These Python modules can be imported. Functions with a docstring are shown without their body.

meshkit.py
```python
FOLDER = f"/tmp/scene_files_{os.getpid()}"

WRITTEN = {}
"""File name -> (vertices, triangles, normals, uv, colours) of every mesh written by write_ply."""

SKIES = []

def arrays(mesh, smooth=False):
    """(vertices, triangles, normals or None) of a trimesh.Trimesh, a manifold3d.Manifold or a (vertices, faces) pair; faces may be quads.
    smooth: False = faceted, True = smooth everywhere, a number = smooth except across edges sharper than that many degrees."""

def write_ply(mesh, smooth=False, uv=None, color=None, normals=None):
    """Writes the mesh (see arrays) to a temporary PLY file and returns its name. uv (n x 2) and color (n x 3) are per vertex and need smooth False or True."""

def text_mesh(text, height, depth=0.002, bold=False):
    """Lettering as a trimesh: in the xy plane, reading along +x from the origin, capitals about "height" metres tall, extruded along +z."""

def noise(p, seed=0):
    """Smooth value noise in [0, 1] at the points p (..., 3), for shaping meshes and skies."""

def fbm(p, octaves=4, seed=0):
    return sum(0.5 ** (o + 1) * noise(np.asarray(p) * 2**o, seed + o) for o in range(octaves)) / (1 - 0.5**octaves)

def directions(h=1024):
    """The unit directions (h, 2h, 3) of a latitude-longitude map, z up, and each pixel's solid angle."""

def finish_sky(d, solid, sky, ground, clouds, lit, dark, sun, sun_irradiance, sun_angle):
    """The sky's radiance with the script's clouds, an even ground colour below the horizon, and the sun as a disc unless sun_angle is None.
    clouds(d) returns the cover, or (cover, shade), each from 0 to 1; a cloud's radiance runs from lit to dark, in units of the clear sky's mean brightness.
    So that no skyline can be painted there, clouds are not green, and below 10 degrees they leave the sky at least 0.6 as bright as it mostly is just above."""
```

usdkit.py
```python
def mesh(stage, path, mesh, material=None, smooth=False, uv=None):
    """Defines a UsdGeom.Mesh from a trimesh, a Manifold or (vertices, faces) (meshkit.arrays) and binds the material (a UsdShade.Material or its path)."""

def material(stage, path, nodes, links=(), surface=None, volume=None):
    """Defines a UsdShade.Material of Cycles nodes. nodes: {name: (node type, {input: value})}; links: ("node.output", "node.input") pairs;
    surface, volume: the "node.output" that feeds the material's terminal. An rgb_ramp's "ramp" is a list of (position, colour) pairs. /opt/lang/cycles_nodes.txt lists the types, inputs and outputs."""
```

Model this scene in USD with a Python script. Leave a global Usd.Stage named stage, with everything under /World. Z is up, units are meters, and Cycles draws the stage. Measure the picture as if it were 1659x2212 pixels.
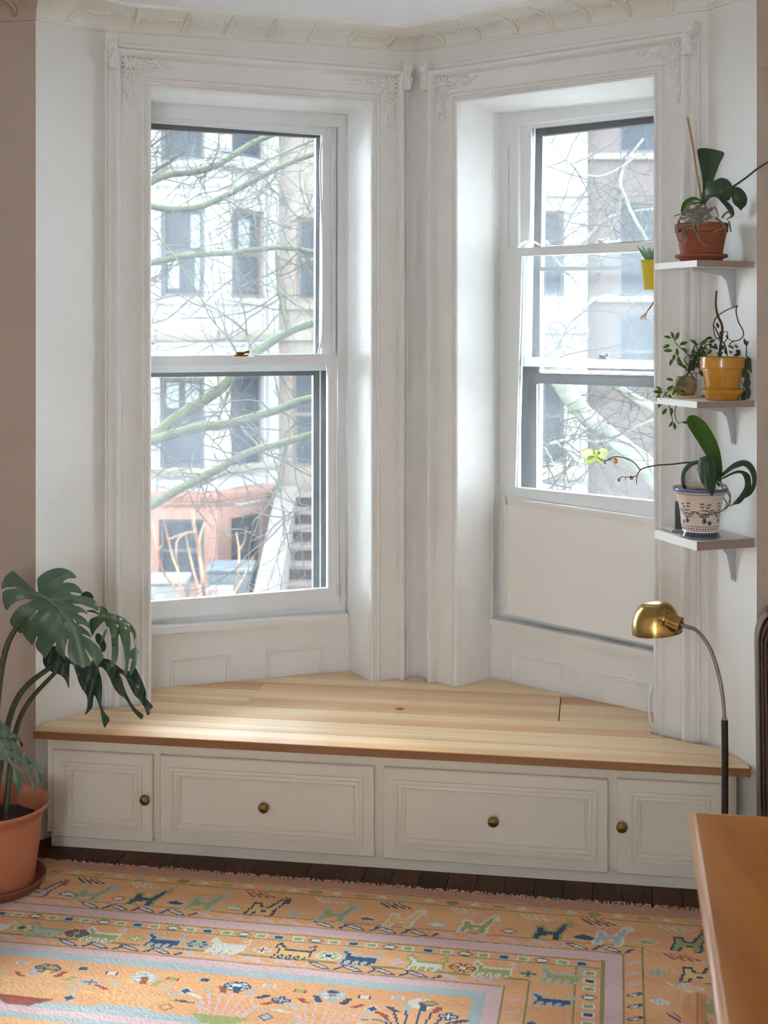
import math, random
import numpy as np, trimesh, usdkit, meshkit
from pxr import Usd, UsdGeom, UsdLux, UsdShade, Gf, Sdf, Vt
from scipy.spatial import Delaunay
from shapely.geometry import Polygon, Point, LineString, box as sbox
from shapely import affinity, ops as sops, contains_xy

stage = Usd.Stage.CreateInMemory()
UsdGeom.SetStageUpAxis(stage, 'Z')
UsdGeom.SetStageMetersPerUnit(stage, 1.0)
world = UsdGeom.Xform.Define(stage, '/World')
stage.SetDefaultPrim(world.GetPrim())

# ------------------------------------------------------------------ camera: level, eye at 1.9 m, lens shifted down
F, CX, HY, EYE = 2800.0, 829.5, 700.0, 1.90        # focal length and principal point of a 1659 x 2212 picture, eye height
cam = UsdGeom.Camera.Define(stage, '/World/camera')
cam.AddTranslateOp().Set(Gf.Vec3d(0, 0, EYE)); cam.AddRotateXOp().Set(90.0)
FL = 50.0; APER = FL * 1659 / F
cam.CreateFocalLengthAttr(FL); cam.CreateHorizontalApertureAttr(APER); cam.CreateVerticalApertureAttr(APER * 2212 / 1659)
cam.CreateHorizontalApertureOffsetAttr(0.0)
cam.CreateVerticalApertureOffsetAttr(-(1106 - HY) / F * FL)
cam.CreateFStopAttr(4.5); cam.CreateFocusDistanceAttr(4.75)
cam.CreateClippingRangeAttr(Gf.Vec2f(0.05, 1000))
cam.CreateExposureAttr(0.95)

# ------------------------------------------------------------------ overcast sky
sky = UsdLux.DomeLight.Define(stage, '/World/sky')
sky.CreateIntensityAttr(2.9); sky.CreateColorAttr(Gf.Vec3f(0.875, 0.985, 1.085))
sun = UsdLux.DistantLight.Define(stage, '/World/hazy_sun')      # the sun behind thin cloud, over the roofs opposite
SUN = np.array([.40, .74, .60]); SUN /= np.linalg.norm(SUN)
_x = np.cross([0, 0, 1.], SUN); _x /= np.linalg.norm(_x); _y = np.cross(SUN, _x)
sun.AddTransformOp().Set(Gf.Matrix4d(*_x, 0, *_y, 0, *SUN, 0, 0, 0, 0, 1))
sun.CreateAngleAttr(38.0); sun.CreateIntensityAttr(22.0); sun.CreateColorAttr(Gf.Vec3f(.93, 1.0, 1.06))
E_LAMP = 125.0                                        # strength of the two warm lamps behind the camera (built below)

# ------------------------------------------------------------------ helpers
V = np.array
_taken = {}
def numbered(parent, name):
    k = _taken.get((parent, name), 0); _taken[(parent, name)] = k + 1
    return name if k == 0 else f'{name}_{k:03d}'
def tag(prim, label=None, cat=None, group=None, kind=None):
    p = prim.GetPrim() if hasattr(prim, 'GetPrim') else prim
    for k, v in (('label', label), ('category', cat), ('group', group), ('kind', kind)):
        if v: p.SetCustomDataByKey(k, v)
    return p
BASE = {}
def thing(name, label=None, cat=None, base=(0, 0, 0), group=None, kind=None, parent='/World'):
    path = f'{parent}/{numbered(parent, name)}'
    x = UsdGeom.Xform.Define(stage, path); x.AddTranslateOp().Set(Gf.Vec3d(*map(float, base)))
    BASE[path] = V(base, float)
    tag(x, label, cat, group, kind)
    return path
def vf(m):
    if hasattr(m, 'to_mesh'):
        q = m.to_mesh(); return np.array(q.vert_properties[:, :3], float), np.array(q.tri_verts)
    if isinstance(m, (tuple, list)): return V(m[0], float), V(m[1], int)
    return np.array(m.vertices, float), np.array(m.faces)
def origin_of(parent):
    o = V([0, 0, 0.]); p = parent
    while p != '/World':
        o = o + BASE.get(p, 0); p = p.rsplit('/', 1)[0]
    return o
def obj(name, m, mat, parent='/World', smooth=False, label=None, cat=None, group=None, kind=None):
    """one Mesh prim from world-space geometry"""
    v, f = vf(m)
    path = f'{parent}/{numbered(parent, name)}'
    v = v - origin_of(parent)
    if f.shape[1] == 4: f = np.vstack([f[:, [0, 1, 2]], f[:, [0, 2, 3]]])
    BASE[path] = V([0, 0, 0.])
    g = usdkit.mesh(stage, path, (v, f), mat, smooth=smooth)
    tag(g, label, cat, group, kind)
    return path
def cat_(ms):
    vs, fs, k = [], [], 0
    for m in ms:
        v, f = vf(m)
        if f.shape[1] == 4: f = np.vstack([f[:, [0, 1, 2]], f[:, [0, 2, 3]]])
        vs.append(v); fs.append(f + k); k += len(v)
    return np.vstack(vs), np.vstack(fs)
def ray(px, py): return V([(px - CX) / F, 1.0, (HY - py) / F])
def at(px, py, D): return V([0, 0, EYE]) + ray(px, py) * D
def on_z(px, py, z): return at(px, py, (EYE - z) * F / (py - HY))

class Wall:
    """vertical plane: u along it (to the right), z up, h out of it towards the room"""
    def __init__(s, o, t):
        s.o = V(o, float); t = V(t, float); s.t = t / np.linalg.norm(t); s.n = V([s.t[1], -s.t[0]])
    def uz(s, px, py, h=0.0):
        d = ray(px, py); k = (s.o @ s.n + h) / (d[:2] @ s.n); p = d * k
        return V([(p[:2] - s.o) @ s.t, EYE + p[2]])
    def pt(s, u, z, h=0.0):
        xy = s.o + s.t * u + s.n * h; return V([xy[0], xy[1], z])
    def pts(s, uzh):
        a = np.asarray(uzh, float); xy = s.o + np.outer(a[:, 0], s.t) + np.outer(a[:, 2], s.n)
        return np.column_stack([xy, a[:, 1]])
    def prism(s, poly, h0, h1):
        if not isinstance(poly, Polygon): poly = Polygon(poly)
        m = trimesh.creation.extrude_polygon(poly.buffer(0), abs(h1 - h0)); v = np.array(m.vertices)
        v[:, 2] += min(h0, h1)
        return s.pts(v), np.array(m.faces)
    def pxprism(s, pxs, h0, h1, hole=None, h=None):
        """outline given as seen on the plane h (default: the nearer of the two faces)"""
        h = max(h0, h1) if h is None else h
        return s.prism(Polygon([s.uz(a, b, h) for a, b in pxs], [[s.uz(a, b, h) for a, b in hole]] if hole else None), h0, h1)
    def sweep(s, path, prof, closed=False, h=0.0):
        """mitred moulding along path (u, z); profile (a, h): a to the left of the path direction"""
        P = V(path, float); n = len(P); rows = []
        for i in range(n):
            if closed or 0 < i < n - 1:
                d0 = P[i] - P[i - 1]; d1 = P[(i + 1) % n] - P[i]
            elif i == 0: d0 = d1 = P[1] - P[0]
            else: d0 = d1 = P[-1] - P[-2]
            d0 = d0 / np.linalg.norm(d0); d1 = d1 / np.linalg.norm(d1)
            n0 = V([-d0[1], d0[0]]); n1 = V([-d1[1], d1[0]]); m = n0 + n1; m = m / (m @ n0)
            rows.append([(P[i][0] + m[0] * a, P[i][1] + m[1] * a, h + b) for a, b in prof])
        R = V(rows); k = R.shape[1]; v = s.pts(R.reshape(-1, 3)); fs = []
        for i in range(n if closed else n - 1):
            j = (i + 1) % n
            for q in range(k - 1): fs.append([i * k + q, j * k + q, j * k + q + 1, i * k + q + 1])
        f = V(fs); f = np.vstack([f[:, [0, 1, 2]], f[:, [0, 2, 3]]])
        if not closed:
            for e in (0, n - 1):
                c = [[e * k, e * k + q, e * k + q + 1] for q in range(1, k - 1)]
                f = np.vstack([f, c])
        return v, f
    def box(s, u0, u1, z0, z1, h0, h1): return s.prism(sbox(min(u0, u1), min(z0, z1), max(u0, u1), max(z0, z1)), h0, h1)

def rbox(size, r=0.004, center=(0, 0, 0), seg=3, R=None):
    """box with rounded edges (hull of spheres), optional 3x3 rotation"""
    import manifold3d as m3
    sx, sy, sz = [max(x / 2 - r, 1e-4) for x in size]
    sp = m3.Manifold.sphere(r, 4 * seg)
    h = m3.Manifold.batch_hull([sp.translate((a * sx, b * sy, c * sz)) for a in (-1, 1) for b in (-1, 1) for c in (-1, 1)])
    v, f = vf(h)
    if R is not None: v = v @ np.asarray(R).T
    return v + V(center), f
def tube(points, radii, sides=8, cap=True):
    p = V(points, float); n = len(p); r = np.broadcast_to(radii, (n,)).astype(float)
    t = np.gradient(p, axis=0); t /= np.linalg.norm(t, axis=1, keepdims=True) + 1e-12
    a = np.cross(t[0], [0, 0, 1.]); a = a if np.linalg.norm(a) > .1 else np.cross(t[0], [1., 0, 0])
    A = []
    for i in range(n):
        a = a - t[i] * (a @ t[i]); a /= np.linalg.norm(a) + 1e-12; A.append(a)
    A = V(A); B = np.cross(t, A); g = np.arange(sides) * 2 * np.pi / sides
    v = p[:, None] + r[:, None, None] * (np.cos(g)[None, :, None] * A[:, None] + np.sin(g)[None, :, None] * B[:, None])
    i, j = np.meshgrid(np.arange(n - 1), np.arange(sides), indexing='ij')
    q = np.stack([i * sides + j, i * sides + (j + 1) % sides, (i + 1) * sides + (j + 1) % sides, (i + 1) * sides + j], -1).reshape(-1, 4)
    f = np.vstack([q[:, [0, 1, 2]], q[:, [0, 2, 3]]]); v = v.reshape(-1, 3)
    if cap:
        v = np.vstack([v, p[0], p[-1]]); k = n * sides
        f = np.vstack([f, [[k, (m + 1) % sides, m] for m in range(sides)], [[k + 1, (n - 1) * sides + m, (n - 1) * sides + (m + 1) % sides] for m in range(sides)]])
    return v, f
def smooth_path(pts, n=24):
    """Catmull-Rom through the points"""
    P = V(pts, float); P = np.vstack([2 * P[0] - P[1], P, 2 * P[-1] - P[-2]]); out = []
    m = len(P) - 3
    for x in np.linspace(0, m, n):
        i = min(int(x), m - 1); t = x - i; a, b, c, d = P[i:i + 4]
        out.append(.5 * (2 * b + (c - a) * t + (2 * a - 5 * b + 4 * c - d) * t * t + (3 * b - a - 3 * c + d) * t ** 3))
    return V(out)
def lathe(prof, center, sides=48, close=False):
    """(r, z) profile turned about the vertical through center"""
    P = V(prof, float); n = len(P); g = np.arange(sides) * 2 * np.pi / sides
    v = np.stack([P[:, 0][:, None] * np.cos(g), P[:, 0][:, None] * np.sin(g), np.repeat(P[:, 1][:, None], sides, 1)], -1).reshape(-1, 3)
    i, j = np.meshgrid(np.arange(n - 1), np.arange(sides), indexing='ij')
    q = np.stack([i * sides + j, i * sides + (j + 1) % sides, (i + 1) * sides + (j + 1) % sides, (i + 1) * sides + j], -1).reshape(-1, 4)
    return v + V(center), np.vstack([q[:, [0, 1, 2]], q[:, [0, 2, 3]]])
def frame_of(axis):
    a = V(axis, float); a /= np.linalg.norm(a); b = np.cross(a, [0, 0, 1.]); b = b if np.linalg.norm(b) > .05 else np.cross(a, [1., 0, 0])
    b /= np.linalg.norm(b); return np.column_stack([b, np.cross(a, b), a])
def lathe_axis(prof, center, axis, sides=32):
    v, f = lathe(prof, (0, 0, 0), sides); return v @ frame_of(axis).T + V(center), f
def ellipsoid(center, radii, R=None, sub=2):
    m = trimesh.creation.icosphere(sub); v = np.array(m.vertices) * V(radii)
    if R is not None: v = v @ np.asarray(R).T
    return v + V(center), np.array(m.faces)

# ------------------------------------------------------------------ materials
LK = '/World/Looks'
UsdGeom.Scope.Define(stage, LK)
MT = {}
def M(name, base, rough=.6, var=None, vscale=6., vdetail=4., bump=0., bscale=60., bdist=.002, spec=.5, metal=0., coat=0., coat_rough=.1, transl=None, rnd=0., sheen=0., stretch=None, extra=None):
    """principled look: base colour, optionally mixed with var by noise; bump; random brightness per object; translucent share for leaves"""
    N = {'g': ('geometry', {}), 'p': ('principled_bsdf', {'base_color': base, 'roughness': rough, 'specular_ior_level': spec, 'metallic': metal, 'coat_weight': coat, 'coat_roughness': coat_rough, 'sheen_weight': sheen})}
    L = []; src = 'g.position'
    if stretch is not None:
        rot, sc = stretch
        N['m'] = ('mapping', {'rotation': rot, 'scale': sc, 'mapping_type': 'point'}); L.append((src, 'm.vector')); src = 'm.vector'
    col = None
    if var is not None:
        N['n'] = ('noise_texture', {'scale': vscale, 'detail': vdetail, 'roughness': .6}); L.append((src, 'n.vector'))
        N['r'] = ('rgb_ramp', {'ramp': [(0, base), (.35, base), (.65, var), (1, var)]}); L.append(('n.fac', 'r.fac')); col = 'r.color'
    if rnd:
        N['oi'] = ('object_info', {}); N['mr'] = ('map_range', {'from_min': 0., 'from_max': 1., 'to_min': 1 - rnd, 'to_max': 1 + rnd}); L.append(('oi.random', 'mr.value'))
        N['hs'] = ('hsv', {'color': base}); L.append(('mr.result', 'hs.value'))
        if col: L.append((col, 'hs.color'))
        col = 'hs.color'
    if col: L.append((col, 'p.base_color'))
    if bump:
        N['bn'] = ('noise_texture', {'scale': bscale, 'detail': 3., 'roughness': .6}); L.append((src, 'bn.vector'))
        N['b'] = ('bump', {'strength': bump, 'distance': bdist}); L += [('bn.fac', 'b.height'), ('b.normal', 'p.normal')]
    surf = 'p.BSDF'
    if transl is not None:
        share, tc = transl
        N['t'] = ('translucent_bsdf', {'color': tc}); N['mx'] = ('mix_closure', {'fac': share}); L += [('p.BSDF', 'mx.closure1'), ('t.BSDF', 'mx.closure2')]; surf = 'mx.closure'
    if extra: extra(N, L)
    MT[name] = usdkit.material(stage, f'{LK}/{name}', N, L, surface=surf)
    return MT[name]
def lin(r, g, b):
    """sRGB 0-255 to linear"""
    return tuple(float(((c / 255 + .055) / 1.055) ** 2.4 if c > 10 else c / 255 / 12.92) for c in (r, g, b))
def glass(name, haze, hcol, nscale=9., low=.3, high=.75, drops=0.0):
    """window pane: clear glass with a film of dust and dried rain that scatters daylight"""
    N = {'g': ('geometry', {}), 'n': ('noise_texture', {'scale': nscale, 'detail': 6., 'roughness': .65}),
         'm': ('mapping', {'scale': (1., 1., .35)}),
         'n2': ('noise_texture', {'scale': 240., 'detail': 2., 'roughness': .5}),
         'mr': ('map_range', {'from_min': low, 'from_max': high, 'to_min': haze * .6, 'to_max': haze * 1.4, 'clamp': True}),
         'mr2': ('map_range', {'from_min': .58, 'from_max': .75, 'to_min': 0., 'to_max': haze, 'clamp': True}),
         'ad': ('math', {'math_type': 'add', 'use_clamp': True}),
         't': ('transparent_bsdf', {'color': (.96, .98, .98)}), 'd': ('translucent_bsdf', {'color': hcol}), 'd2': ('diffuse_bsdf', {'color': hcol}),
         'md': ('mix_closure', {'fac': .25}), 'mx': ('mix_closure', {}),
         'gl': ('glossy_bsdf', {'color': (1, 1, 1), 'roughness': .02}), 'fr': ('fresnel', {'IOR': 1.45}), 'mg': ('mix_closure', {})}
    L = [('g.position', 'm.vector'), ('m.vector', 'n.vector'), ('g.position', 'n2.vector'), ('n.fac', 'mr.value'), ('n2.fac', 'mr2.value'), ('mr.result', 'ad.value1'), ('mr2.result', 'ad.value2'),
         ('d.BSDF', 'md.closure1'), ('d2.BSDF', 'md.closure2'), ('ad.value', 'mx.fac'), ('t.BSDF', 'mx.closure1'), ('md.closure', 'mx.closure2'),
         ('fr.fac', 'mg.fac'), ('mx.closure', 'mg.closure1'), ('gl.BSDF', 'mg.closure2')]
    MT[name] = usdkit.material(stage, f'{LK}/{name}', N, L, surface='mg.closure')
def emit(name, col, strength):
    MT[name] = usdkit.material(stage, f'{LK}/{name}', {'e': ('emission', {'color': col, 'strength': strength})}, [], surface='e.emission')

WHITE = (.80, .795, .775)
M('white_paint', WHITE, .45, bump=.35, bscale=22., bdist=.004, var=(.775, .77, .745), vscale=3.)
M('trim_paint', (.82, .818, .805), .38, bump=.4, bscale=38., bdist=.004, var=(.79, .785, .77), vscale=9.)
M('old_paint', (.80, .792, .77), .5, bump=.7, bscale=16., bdist=.006, var=(.76, .75, .725), vscale=5.)
M('cornice_paint', (.82, .80, .735), .55, bump=.7, bscale=16., bdist=.006, var=(.79, .765, .69), vscale=5.)
M('sash_paint', (.80, .82, .83), .35, bump=.15, bscale=50., bdist=.002)
M('tan_paint', (.465, .37, .30), .55, bump=.25, bscale=70., bdist=.002, var=(.445, .35, .285), vscale=2.)
M('ceiling_paint', (.82, .83, .83), .7, bump=.6, bscale=9., bdist=.006)
M('cabinet_paint', (.66, .612, .525), .42, bump=.12, bscale=80., bdist=.0015)
M('brass_old', (.34, .22, .075), .38, metal=1., var=(.16, .10, .04), vscale=300.)
M('brass', (.50, .345, .125), .23, metal=1., var=(.36, .235, .075), vscale=28., vdetail=6.)
M('bronze_frame', (.045, .042, .042), .4, bump=.1, bscale=300.)
M('grey_frame', (.40, .43, .46), .4)
M('board_white', (.86, .85, .83), .75, bump=.2, bscale=14., bdist=.004)
M('tape', (.80, .78, .74), .5, bump=.5, bscale=30., bdist=.003)
M('plastic_white', (.85, .87, .88), .3)
M('cord_white', (.82, .82, .80), .4)
glass('pane_clean', .014, (.92, .95, 1.), drops=.1)
glass('pane_dusty', .014, (.92, .95, 1.))
glass('pane_hazy', .0085, (.90, .94, 1.), nscale=5.)
# ------------------------------------------------------------------ the room: plan of the bay (x to the right, y away from the camera)
C2 = V([.1365, 5.423])
WL = Wall(C2, (math.cos(math.radians(19)), math.sin(math.radians(19))))           # wall with the left window, u < 0
WR = Wall(C2, (math.cos(math.radians(40.5)), -math.sin(math.radians(40.5))))      # wall with the right window, u > 0
L1 = C2 + WL.t * ((-1.078 - .1365) / WL.t[0]); L0 = V([-1.277, 4.753])
R1 = C2 + WR.t * ((1.1427 - .1365) / WR.t[0]); R0 = V([1.2358, 4.297])
FLK = Wall(L0, L1 - L0); FRK = Wall(R1, R0 - R1)
RM = Wall(L0, R0 - L0)                                                             # the room's front wall line; h runs back towards the camera
uL1 = (L1 - C2) @ WL.t; uR1 = (R1 - C2) @ WR.t; lFL = np.linalg.norm(L1 - L0); lFR = np.linalg.norm(R1 - R0); lRM = np.linalg.norm(R0 - L0)
CEIL = 3.095
def wall_solid(name, W, poly, th, mat='white_paint', h0=0.0, parent='/World'):
    return obj(name, W.prism(poly, h0 - th, h0), MT[mat], parent, kind='structure' if parent == '/World' else None)

# openings as seen on the wall faces
opL = [WL.uz(*p) for p in ((325, 193), (797, 226))]; opR = [WR.uz(*p) for p in ((1001, 223), (1418, 170))]
LZ0 = .05
lu0, lu1 = WL.uz(325, 800)[0], WL.uz(797, 800)[0]; ru0, ru1 = WR.uz(996, 800)[0], WR.uz(1417, 800)[0]
holeL = [(lu0, LZ0), (lu1, LZ0), (lu1, opL[1][1]), (lu0, opL[0][1])]
holeR = [(ru0, LZ0), (ru1, LZ0), (ru1, opR[1][1]), (ru0, opR[0][1])]
plasL = [(lu0 - .10, LZ0), (lu1, LZ0), (lu1, opL[1][1]), (lu0 - .10, opL[0][1])]      # the splayed left jamb needs room; the casing covers the edge
bayL = Polygon([(uL1 - .04, 0), (0, 0), (0, 3.3), (uL1 - .04, 3.3)], [plasL]); bayR = Polygon([(0, 0), (uR1 + .03, 0), (uR1 + .03, 3.3), (0, 3.3)], [holeR])
wbl = thing('wall_bay_left', kind='structure'); wbr = thing('wall_bay_right', kind='structure')
obj('plaster', WL.prism(bayL, -.185, 0), MT['white_paint'], wbl); obj('plaster', WR.prism(bayR, -.19, 0), MT['white_paint'], wbr)
wall_solid('wall_flank_left', FLK, sbox(0.0, 0, lFL, 3.3), .2)
wall_solid('wall_flank_right', FRK, sbox(0, 0, lFR, 3.3), .2)
wall_solid('wall_left', RM, sbox(-1.4, 0, 0, 3.3), .25, 'tan_paint')
wall_solid('wall_right', RM, sbox(lRM, 0, lRM + 1.5, 3.3), .25, 'tan_paint')
# room sides and back (behind the camera), the back wall with two tall windows
def rm(r, v, z): return RM.pt(r, z, v)
RR0, RR1, RV = -1.2, lRM + 1.3, 7.2
SL = Wall(rm(RR0, RV, 0)[:2], -RM.n); SR = Wall(rm(RR1, 0, 0)[:2], RM.n); BK = Wall(rm(RR1, RV, 0)[:2], -RM.t)
wall_solid('wall_side_left', SL, sbox(-.2, 0, RV, 3.3), .2, 'white_paint'); wall_solid('wall_side_right', SR, sbox(0, 0, RV + .2, 3.3), .2, 'white_paint')
bw = RR1 - RR0
wall_solid('wall_back', BK, Polygon([(-.2, 0), (bw + .2, 0), (bw + .2, 3.3), (-.2, 3.3)], [[(a, .6), (a + .85, .6), (a + .85, 2.75), (a, 2.75)] for a in (2.1,)]), .2)
# ceiling and floor
def plan(r, v): return rm(r, v, 0)[:2]
ceil_poly = Polygon([plan(RR0 - .2, RV + .2), plan(RR1 + .2, RV + .2), plan(RR1 + .2, -1.6), plan(RR0 - .2, -1.6)])
def hprism(poly, z0, z1):
    m = trimesh.creation.extrude_polygon(poly, z1 - z0); v = np.array(m.vertices); v[:, 2] += z0; return v, np.array(m.faces)
obj('ceiling', hprism(ceil_poly, CEIL, CEIL + .2), MT['ceiling_paint'], kind='structure')

# floor: dark stained boards running towards the window
def floor_wood(N, L):
    N['m2'] = ('mapping', {'rotation': (0, 0, math.radians(10.3)), 'scale': (26., 1.6, 1.)}); L.append(('g.position', 'm2.vector'))
    N['w'] = ('noise_texture', {'scale': 1.5, 'detail': 5., 'roughness': .6}); L.append(('m2.vector', 'w.vector'))
    N['wr'] = ('rgb_ramp', {'ramp': [(.3, (.030, .010, .005)), (.55, (.060, .021, .009)), (.75, (.090, .032, .013))]}); L.append(('w.fac', 'wr.fac'))
    N['oi'] = ('object_info', {}); N['mr'] = ('map_range', {'to_min': .55, 'to_max': 1.45}); N['hs'] = ('hsv', {})
    L += [('oi.random', 'mr.value'), ('mr.result', 'hs.value'), ('wr.color', 'hs.color'), ('hs.color', 'p.base_color')]
    N['b'] = ('bump', {'strength': .2, 'distance': .001}); L += [('w.fac', 'b.height'), ('b.normal', 'p.normal')]
M('floor_boards', (.05, .02, .01), .42, spec=.2, extra=floor_wood)
fl = thing('floor', kind='structure')
obj('subfloor', hprism(ceil_poly, -.25, -.022), MT['floor_boards'], fl)
pw = .0975; rr = RR0
while rr < RR1:
    x0, x1 = rr + .0012, min(rr + pw, RR1) - .0012; v0, v1 = (-1.3 if -.1 < rr < lRM + .0 else .0), RV
    pr = Polygon([plan(x0, v0), plan(x1, v0), plan(x1, v1), plan(x0, v1)])
    m = trimesh.creation.extrude_polygon(pr, .02); vv = np.array(m.vertices); vv[:, 2] -= .0202
    obj('plank', (vv, np.array(m.faces)), MT['floor_boards'], fl); rr += pw

# baseboards beside the bench
for nm, a, b in (('baseboard_left', -1.2, -.0), ('baseboard_right', lRM, lRM + 1.3)):
    obj(nm, RM.sweep([(a, 0), (b, 0)], [(0, 0.0), (0, .022), (.13, .022), (.15, .014), (.17, .010), (.175, 0.0)]), MT['tan_paint'], kind='structure')

# cornice: cove with ribs and festoons of beading, along the flanks and both window walls, at slightly uneven heights
zL0, zL1, zC, zR1, zR0 = at(78, 40, L0[1])[2], WL.uz(215, 65)[1], WL.uz(911, 110)[1], WR.uz(1527, 18)[1], 3.0
corners = [(plan(-1.2, 0), zL0), (L0, zL0), (L1, zL1), (C2, zC), (R1, zR1), (R0, zR0), (plan(lRM + 1.3, 0), zR0)]
PROJ = .19
# profile parameter: (distance out of the wall, height share from the bottom edge to the ceiling)
prof = [(0., -.10), (.006, -.08), (.010, 0.), (.010, .06)] + [(.012 + (PROJ - .012) * (1 - math.cos(a)) ** 1.0, .06 + .80 * math.sin(a)) for a in np.linspace(0, math.pi / 2, 9)] + [(PROJ + .002, 1.0), (PROJ + .006, .80), (PROJ + .022, .80), (PROJ + .026, 1.02)]
def offs(i):
    """mitre direction at corner i of the plan line (unit offset into the room)"""
    P = [c[0] for c in corners]
    def nrm(a, b): d = b - a; d = d / np.linalg.norm(d); return V([d[1], -d[0]])
    if i == 0: return nrm(P[0], P[1])
    if i == len(P) - 1: return nrm(P[-2], P[-1])
    a, b = nrm(P[i - 1], P[i]), nrm(P[i], P[i + 1]); m = a + b; return m / (m @ a)
def cove_pt(xy, m, zb, a, s): return V([*(xy + m * a), zb + (CEIL - zb) * s])
names = ['trim_1', 'trim_2', 'trim_3', 'trim_4', 'trim_5', 'trim_6']; mats = ['tan_paint', 'cornice_paint', 'cornice_paint', 'cornice_paint', 'cornice_paint', 'tan_paint']
rib_px = {2: [285, 391, 484, 573, 662, 748, 832], 3: [962, 1040, 1118, 1195, 1274, 1361, 1452], 1: [140]}
rng = np.random.default_rng(7)
for i in range(6):
    (p0, z0), (p1, z1) = corners[i], corners[i + 1]; m0, m1 = offs(i), offs(i + 1)
    root = thing(names[i], kind='structure')
    rows = [[cove_pt(p, m, z, a, s) for a, s in prof] for p, m, z in ((p0, m0, z0), (p1, m1, z1))]
    k = len(prof); v = V(rows).reshape(-1, 3); f = V([[q, k + q, k + q + 1, q + 1] for q in range(k - 1)])
    obj('cove', (v, f), MT[mats[i]], root, smooth=35)
    n_ = m0 if i == 0 else None
    d = (p1 - p0); ln = np.linalg.norm(d); d = d / ln; nn = V([d[1], -d[0]])
    W = Wall(p0, d)
    if i in rib_px: us = [W.uz(x, 80 if i != 1 else 45)[0] for x in rib_px[i]]
    elif i == 0: us = list(np.arange(.1, ln, .17))
    else: us = list(np.arange(.05, ln, .17))
    for u in us:                                  # acanthus ribs: tapering ridges that lie on the cove
        zb = z0 + (z1 - z0) * u / ln; line = []
        for q, a in enumerate(np.linspace(.05, 1.45, 9)):
            line.append(cove_pt(p0 + d * (u + .012 * math.sin(2.2 * a)), nn, zb, .016 + (PROJ - .012) * (1 - math.cos(a)), .06 + .80 * math.sin(a)))
        obj('cornice_rib', tube(line, [.004 + .007 * math.sin(math.pi * min(1, .15 + q / 9)) for q in range(9)], 7), MT[mats[i]], root, smooth=True)
    beads = []
    ext = [us[0] - .17] + us + [us[-1] + .17]
    for a_, b_ in zip(ext[:-1], ext[1:]):         # festoons of beading between the ribs, high on the cove
        for s in np.linspace(.08, .92, 12):
            u = a_ + (b_ - a_) * s
            if not .03 < u < ln - .03: continue
            zb = z0 + (z1 - z0) * u / ln; ang = 1.05 - .22 * math.sin(math.pi * s) + .05 * rng.normal()
            c = cove_pt(p0 + d * u, nn, zb, .012 + (PROJ - .012) * (1 - math.cos(ang)), .06 + .80 * math.sin(ang))
            beads.append(ellipsoid(c, (.0065 + .003 * rng.random(), .0065, .006), sub=1))
    obj('beading', cat_(beads), MT[mats[i]], root, smooth=True, kind='stuff')

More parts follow.
